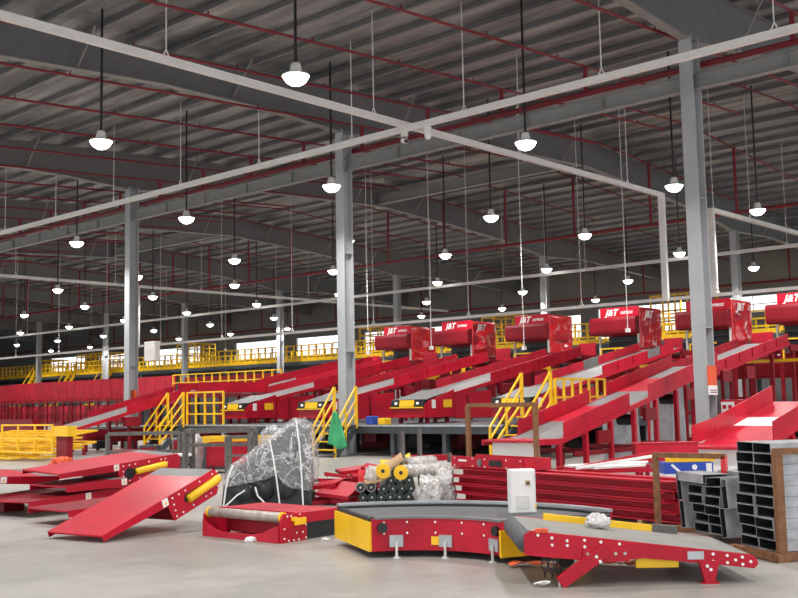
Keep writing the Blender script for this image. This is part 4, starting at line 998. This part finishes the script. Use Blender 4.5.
# ---- stack of long red channels
def c_channel(h, d, L, t=.006):
    b = MB(); b.box((d-t,0,0), (d,L,h)).box((0,0,0), (d,L,t)).box((0,0,h-t), (d,L,h)).box((0,0,0),(t,L,.02)).box((0,0,h-.02),(t,L,h))
    return b
cm = c_channel(.12, .2, 4.4).mesh('channel', 'red')
chan_rot = atan2(1.0, .235)-pi/2     # runs mostly along Y
base = V((11.75, 6.3, 0))
def put_channel(lay, row, dx, dy, lab):
    o = bpy.data.objects.new('steel_channel', cm); col.objects.link(o); o.rotation_euler = (0,0,chan_rot)
    m_ = Matrix.Rotation(chan_rot, 3, 'Z'); o.location = base+m_ @ V((row*.215+dx, dy, +.06+lay*.126)); tag(o, lab, 'channel', 'long red channels in the stack'); return o
lays = ['lowest','second','third','top']
for lay in range(4):
    for row in range(3):
        if lay == 3 and row == 1: continue
        put_channel(lay, row, rnd.uniform(-.012,.012), rnd.uniform(-.12,.12), 'long red steel channel, %s layer of the stack, %s row from the front' % (lays[lay], ('first','second','third')[row]))
for k in range(3):
    m_ = Matrix.Rotation(chan_rot, 3, 'Z'); p = base+m_ @ V((0,.5+1.6*k,.03)); q = base+m_ @ V((.66,.5+1.6*k,.03))
    o = MB().bar(p, q, .08, .055).build('timber_bearer', 'card'); tag(o, 'timber bearer under the red channels, %s from the right' % ORD[k], 'timber')
m_ = Matrix.Rotation(chan_rot, 3, 'Z')
t = thing('conveyor_side_frame', 'red conveyor side frame with dark bearing, laid on the channel stack', 'frame', base+m_ @ V((.02,2.7,.57)), chan_rot)
MB().box((0,0,0), (.02,1.75,.17)).build('side_plate', 'red', t, bevel=.004); MB().box((.5,0,0), (.52,1.75,.17)).build('side_plate', 'red', t, bevel=.004); MB().box((0,0,0), (.52,.02,.17)).build('end_plate', 'red', t); MB().box((.02,.02,0), (.5,1.73,.015)).build('base_plate', 'darkred', t)
rod(t, 'bearing', (-.02,1.02,.085), (0,1.02,.085), .055, 'greymachine', True); MB().box((-.006,.5,.04), (0,.8,.13)).build('painted_slot', 'black', t)  # black patch painting in the dark of a slot, not cut through
MB().box((-.006,1.35,.09), (0,1.55,.12)).build('label_plate', 'paper', t)
rod(t, 'top_bar', (.25,.1,.09), (.25,1.7,.09), .03, 'chrome', True)
bolts(t, [(-.001,y_,z_) for y_ in (.08,.4,.9,1.2,1.65) for z_ in (.03,.14)], '-x', .012)
# ---- rust frame behind the channels
def rack(label, p, q, h, mt, w=.07, mids=(), depth=0.0):
    p, q = V(p), V(q); t = thing('steel_rack_frame', label, 'frame', p)
    d = q-p
    for e in (V((0,0,0)), d): bar(t, 'post', e, e+V((0,0,h)), w, w, mt)
    bar(t, 'top_bar', V((0,0,h)), d+V((0,0,h)), w, w, mt)
    for z in mids: bar(t, 'mid_bar', V((0,0,z)), d+V((0,0,z)), w*.8, w*.8, mt)
    if depth:
        u = V((-d.y,d.x,0)).normalized()*depth
        for e in (V((0,0,0)), d): bar(t, 'post', e+u, e+u+V((0,0,h)), w, w, mt); bar(t, 'side_bar', e+V((0,0,h)), e+u+V((0,0,h)), w, w, mt)
        bar(t, 'top_bar', u+V((0,0,h)), d+u+V((0,0,h)), w, w, mt)
    return t
rack('tall rusty brown frame standing behind the red channel stack', (17.7,14.2,0), (17.13,12.03,0), 1.5, 'rust', .085)
rack('dark grey stacking frame behind the left stack, farther of two', gp(-7.3,26), gp(-5.5,26), .95, 'greypost', .09, (.5,))
rack('dark grey stacking frame in front of the platform, left of the wrapped machine', gp(-5.0,24.2), gp(-3.5,24.2), 1.02, 'greypost', .1, (.7,), .8)
rack('thin grey stacking frame close behind the wrapped machine', gp(-3.85,23), gp(-3.35,23), .9, 'greypost', .06, (.5,), .5)
# things round the frames
t = thing('red_bin', 'faded red open bin inside the grey frame before the platform', 'bin', gp(-4.65,24.9), RV)
MB().box((0,0,.18), (1.0,.03,.72)).build('side', 'red', t); MB().box((0,.7,.18), (1.0,.73,.72)).build('side', 'red', t); MB().box((0,0,.18), (.03,.73,.72)).build('end', 'red', t); MB().box((.97,0,.18), (1.0,.73,.72)).build('end', 'red', t); MB().box((0,0,.15), (1.0,.73,.18)).build('base', 'darkred', t)
for x_ in (.05,.95):
    for y_ in (.05,.68): bar(t, 'foot', (x_,y_,0), (x_,y_,.16), .06, .06, 'darkred')
def sack(name, label, cat, c, r, h, mt, seed):
    b = MB(); n, k = 16, 12; vs2 = []
    for j in range(k+1):
        v = j/k
        for i in range(n):
            a = 2*pi*i/n; rr = r*(.75+.35*sin(v*2.6+.3))*(1+.25*noise.noise(V((cos(a)*1.5+seed, sin(a)*1.5, v*4))))*(1 if v < .85 else (1-v)/.15*.7+.3)
            vs2.append((rr*cos(a), rr*sin(a)*.7, v*h))
    b.add(vs2, [(j*n+i, j*n+(i+1)%n, (j+1)*n+(i+1)%n, (j+1)*n+i) for j in range(k) for i in range(n)]+[tuple(range(n))[::-1], tuple(range(k*n,k*n+n))])
    o = b.build(name, mt, None, True); o.location = c; tag(o, label, cat); return o
sack('plastic_sleeve', 'pale plastic sleeve draped over a post in the grey frame', 'plastic film', gp(-4.95,25.4), .14, .95, 'filmwhite', 2.0)
blob('black_bag', 'black plastic wrapped bundle behind the wrapped machine', 'bag', gp(-3.05,25.2,.55), .38, .3, .34, 'film', 3.3, .3)
o = MB().box((-.38,-.3,0),(.38,.3,.55)).build('dark_crate','darkmachine',None,bevel=.02); o.location = gp(-3.05,25.2,0); o.rotation_euler = (0,0,RV); tag(o, 'dark crate carrying the black plastic bundle behind the wrapped machine', 'crate')
board('white_board', 'white board lying across low crates behind the left stack', 'board', gp(-5.7,25.0,.425), 1.4, .7, (0,0,RV+R(4)), 'paper', .05)
for k in range(2):
    o = MB().box((-.3,-.25,0), (.3,.25,.42)).build('grey_crate', 'greymachine', None, bevel=.01); o.location = gp(-6.3+.62*k, 25.0, 0); o.rotation_euler = (0,0,RV)
    tag(o, 'low grey crate under the white board, %s from the left' % ORD[k], 'crate')
for k in range(8):
    c_ = gp(-5.0+rnd.uniform(-.1,.1), 23.4+.06*k, .06+.03*(k//3))
    o = MB().bar((-.35,0,0), (.35,0,0), .08, .06).build('yellow_bar', 'yellow'); o.location = c_; o.rotation_euler = (0,0,RV+rnd.uniform(-.25,.25))
    tag(o, 'short yellow bar in the small heap beneath the grey frame', 'bar', 'short yellow bars in the small heap')
# yellow stored parts under the platform edge
for k in range(9):
    o = MB().bar((-.9,0,0), (.9,0,0), .1, .08).build('yellow_beam', 'yellow'); o.location = gp(-4.35+.03*k, 26.6+.13*(k%3), .62+.085*(k//3)); o.rotation_euler = (0,0,RV+rnd.uniform(-.05,.05))
    tag(o, 'yellow beam in the bundle stored at the platform edge', 'beam', 'yellow beams stored at the platform edge')
o = MB().box((-.95,-.1,0),(.95,.42,.57)).build('storage_bench', 'darksteel'); o.location = gp(-4.3,26.55,0); o.rotation_euler = (0,0,RV); tag(o, 'dark bench under the bundle of yellow beams', 'bench')
# ---- left pile of yellow railing sections
def rail_section(label, c, L, h, rot):
    t = thing('railing_section', label, 'railing', c, group='loose yellow railing sections', rot=rot)
    for z in (0, h/2, h): bar(t, 'rail', (0,0,z), (L,0,z), .05, .05, 'yellow')
    for k in range(4): bar(t, 'post', (L*k/3,0,-.02), (L*k/3,0,h+.02), .05, .05, 'yellow')
    return t
for k in range(9):
    rail_section('loose yellow railing section in the pile at the left edge, %s from the bottom' % ORD[k], (15.6+.2*(k%2)+.08*k, 34.0-.35*(k%3), .1+.085*k), 3.4+.3*(k%3), 1.0, (R(-88+2*(k%3)), R(1.5*(k%2)), R(-88+5*(k%3))))
rail_section('yellow railing section standing upright on the left pile', (15.9,31.6,.3), 3.1, .82, (0,0,-pi/2))
board('yellow_box', 'yellow box beam end on the pile of yellow railings', 'box', (16.3,28.5,.78), .3, .85, (0,0,0), 'yellow', .3)
o = MB().box((16.2,28.2,0),(16.4,28.8,.78)).build('red_stand','darkred'); tag(o, 'dark red stand under the yellow box beam', 'stand')
blob('strap_heap', 'heap of pink-orange lifting straps beside the yellow pile', 'strap', (15.6,27.4,0), .3, .25, .14, 'orange', 7.7, .5, 3.0)
# ---- white sheet, poles and small red bench behind the channels
t = thing('low_trestle', 'low red steel trestle under the white sheets behind the red channels', 'trestle', gp(2.45,15.9), RV)
for x_ in (.05, 1.45):
    for y_ in (.05, .85): bar(t, 'leg', (x_,y_,0), (x_,y_,.5), .06, .06, 'darkred')
for y_ in (.05, .85): bar(t, 'rail', (0,y_,.5), (1.5,y_,.5), .06, .06, 'red')
board('foam_sheet', 'white foam sheet lying behind the red channels', 'sheet', gp(3.15,16.35,.535), 1.0, .75, (0,0,RV+R(28)), 'paper', .035)
board('foam_sheet', 'smaller white sheet lying across the corner of the big one', 'sheet', gp(3.5,16.5,.575), .7, .3, (0,0,RV-R(15)), 'paper', .025)
for k in range(2):
    o = MB().bar(gp(2.6,15.75+.1*k,.56), gp(3.95,16.0+.12*k,.72+.05*k), .04, .04).build('barrier_pole', 'paper' if k == 0 else 'red'); tag(o, '%s barrier pole leaning over the white sheets' % ('white','red')[k], 'pole')
t = thing('red_bench', 'low red steel bench right of the white sheets', 'bench', gp(3.95,17.7), RV)
MB().box((0,0,.5), (1.05,.05,.82)).build('front_plate', 'red', t); MB().box((0,0,.80), (1.05,.4,.83)).build('top', 'red', t)
for x_ in (.08,.5,.97):
    for y_ in (.05,.35): bar(t, 'leg', (x_,y_,0), (x_,y_,.8), .06, .06, 'darkred')
# ---- grey channel bundles on the right
E1 = V((.556,.83,0)); RS = atan2(-.556,.83)      # local x = length to the right, local y = left along the front face
o0 = V((9.95,4.2,0))
def hollow(w, h, L, t=.006):
    b = MB(); b.box((0,0,0), (L,w,t)).box((0,0,h-t), (L,w,h)).box((0,0,t), (L,t,h-t)).box((0,w-t,t), (L,w,h-t)); return b
cw, ch = .315, .1045
def shade_inner_faces(me, w, h, t=.006):  # gives inner faces the dark colour that stands for shade in the tubes
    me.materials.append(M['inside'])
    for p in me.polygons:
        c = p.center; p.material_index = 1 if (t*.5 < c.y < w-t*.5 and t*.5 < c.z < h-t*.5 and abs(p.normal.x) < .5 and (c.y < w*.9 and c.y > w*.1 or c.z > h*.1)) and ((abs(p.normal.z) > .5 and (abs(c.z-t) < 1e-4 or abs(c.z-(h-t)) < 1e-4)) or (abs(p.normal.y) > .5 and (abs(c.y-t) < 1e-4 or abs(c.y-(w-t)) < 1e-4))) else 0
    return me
hm = shade_inner_faces(hollow(cw-.006, ch-.003, 3.0).mesh('hollow_channel', 'channel'), cw-.006, ch-.003)
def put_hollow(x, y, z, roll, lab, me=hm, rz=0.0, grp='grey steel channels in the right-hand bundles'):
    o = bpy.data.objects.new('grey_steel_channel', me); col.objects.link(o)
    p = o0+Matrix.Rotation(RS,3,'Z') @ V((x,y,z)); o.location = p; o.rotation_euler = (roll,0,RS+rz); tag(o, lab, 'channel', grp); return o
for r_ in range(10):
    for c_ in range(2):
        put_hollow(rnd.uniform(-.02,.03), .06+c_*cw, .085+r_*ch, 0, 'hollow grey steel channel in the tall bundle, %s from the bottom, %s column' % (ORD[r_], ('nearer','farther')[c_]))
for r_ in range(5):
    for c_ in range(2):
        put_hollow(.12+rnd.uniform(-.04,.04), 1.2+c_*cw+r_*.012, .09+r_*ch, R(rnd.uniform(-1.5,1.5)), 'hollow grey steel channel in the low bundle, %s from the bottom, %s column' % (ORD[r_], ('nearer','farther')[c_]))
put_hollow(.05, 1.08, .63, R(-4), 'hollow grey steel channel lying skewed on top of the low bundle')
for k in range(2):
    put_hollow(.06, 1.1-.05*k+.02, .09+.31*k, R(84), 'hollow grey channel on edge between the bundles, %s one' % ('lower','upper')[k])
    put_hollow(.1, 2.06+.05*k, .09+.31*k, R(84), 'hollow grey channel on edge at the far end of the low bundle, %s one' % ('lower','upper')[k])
sm = hollow(.3, .1, .6).mesh('short_channel', 'galv')
o = put_hollow(.36, 1.46, .635, R(0), 'short bright grey channel laid crosswise over the low bundle', sm, R(88), None)
o = put_hollow(.9, 1.46, .635, R(0), 'second bright channel laid crosswise behind the first', sm, R(90), None)
# rust coloured frames round the bundles
def local(x, y, z): return o0+Matrix.Rotation(RS,3,'Z') @ V((x,y,z))
t = thing('bundle_cradle', 'rusty brown steel cradle holding the tall grey bundle', 'frame', o0, RS)
bar(t, 'post', (.03,0,.06), (.03,0,1.06), .07, .08, 'rust'); bar(t, 'base_bar', (-.04,-.05,.045), (-.04,.75,.045), .08, .07, 'rust'); bar(t, 'base_bar', (0,.0,.045), (2.8,.0,.045), .08, .07, 'rust')
bar(t, 'top_bar', (0,-.0,1.05), (2.8,-.0,1.05), .06, .06, 'rust'); bar(t, 'foot', (.0,0,0), (.0,0,.07), .14, .12, 'rust'); bar(t, 'foot', (2.5,0,0), (2.5,0,.07), .14, .12, 'rust'); bar(t, 'post', (2.7,0,.06), (2.7,0,1.06), .07, .08, 'rust')
bar(t, 'foot', (-.04,.7,0), (-.04,.7,.07), .12, .12, 'rust')
t = thing('bundle_cradle', 'rusty brown open frame behind the low grey bundle', 'frame', (11.5,6.33,0), R(90)-R(45) if False else 0)
bar(t, 'post', (0,0,0), (0,0,.9), .06, .06, 'rust'); bar(t, 'post', (-.0,-.88,0), (0,-.88,.9), .06, .06, 'brightred')
bar(t, 'top_bar', (0,0.03,.9), (0,-.9,.9), .06, .06, 'rust'); bar(t, 'base_bar', (0,0,.04), (0,-.88,.04), .06, .06, 'rust')
# printed carton with yellow bars on it
t = thing('printed_carton', 'blue and white printed carton sitting behind the rusty frame', 'box', gp(3.64,14.6), RV)
MB().box((0,0,0), (.68,.38,.40)).build('lower_carton', 'card', t)
MB().box((0,0,.405), (.68,.38,.53)).build('white_band', 'paper', t); MB().box((0,0,.53), (.68,.38,.685)).build('blue_band', 'blue', t)
MB().lathe([(0.0,0),(.038,0)], n=10).build('round_print', 'paper', t).matrix_local = Matrix.Translation((.42,-.003,.62)) @ Matrix.Rotation(pi/2,4,'X')
MB().bar((.1,-.004,.66), (.24,-.004,.53), .004, .035).build('slash_print', 'paper', t)
MB().box((.58,-.004,.535), (.66,-.001,.67)).build('corner_label', 'paper', t)
for k in range(6):
    o = MB().bar((-.34,0,0), (.34,0,0), .06, .05).build('yellow_bar', 'yellow'); o.location = gp(4.02+.02*k, 14.68+.066*(k%3), .715+.055*(k//3)); o.rotation_euler = (0,0,RV+rnd.uniform(-.1,.1))
    tag(o, 'yellow bar in the bunch on top of the printed carton', 'bar', 'yellow bars on the carton')
# dark red base frames standing behind the left stack, under the slope
for i, (X, Y, L_, lab) in enumerate(((19.6,34.6,4.2,'low dark red conveyor base just behind the leftmost slope'), (21.6,37.2,4.5,'low dark red conveyor base farther behind the leftmost slope'), (25.5,34.9,4.4,'low dark red conveyor base under the level red sides'))):
    t = thing('floor_conveyor', lab, 'conveyor', (X,Y,0))
    for k in range(4): MB().box((k*L_/4+.01,-.02,.32), ((k+1)*L_/4-.01,.02,.78)).build('side_panel', 'darkred', t)
    for k in range(5):
        for yy in (0, .9): bar(t, 'leg', (k*L_/4,yy,0), (k*L_/4,yy,.8), .09, .09, 'darkred')
    bar(t, 'frame_rail', (0,.9,.75), (L_,.9,.75), .08, .12, 'darkred'); bar(t, 'belt', (0,.45,.8), (L_,.45,.8), .8, .05, 'belt')
    MB().box((L_*.3,-.35,.1), (L_*.3+.5,-.05,.4)).build('motor', 'black', t, bevel=.03)
for i, (la, d, w, h, m_, lab) in enumerate(((-6.9,27.5,.5,.6,'darkmachine','dark drive unit standing between the far grey frame and the left stair'), (-7.9,28.5,.7,.45,'darkred','dark red drive box beside the foot of the leftmost slope'), (-6.2,28.2,.45,.75,'greymachine','grey control box behind the far grey stacking frame'))):
    t = thing('drive_unit', lab, 'machine', gp(la, d), RV)
    MB().box((0,0,.05), (w,.4,h)).build('housing', m_, t, bevel=.03); MB().box((.05,-.02,h*.4), (w-.05,0,h-.06)).build('cover_plate', 'darkred' if m_ != 'darkred' else 'darkmachine', t, bevel=.01)
    for x_ in (.06, w-.06): bar(t, 'foot', (x_,.2,0), (x_,.2,.06), .08, .3, 'black')
#@@END
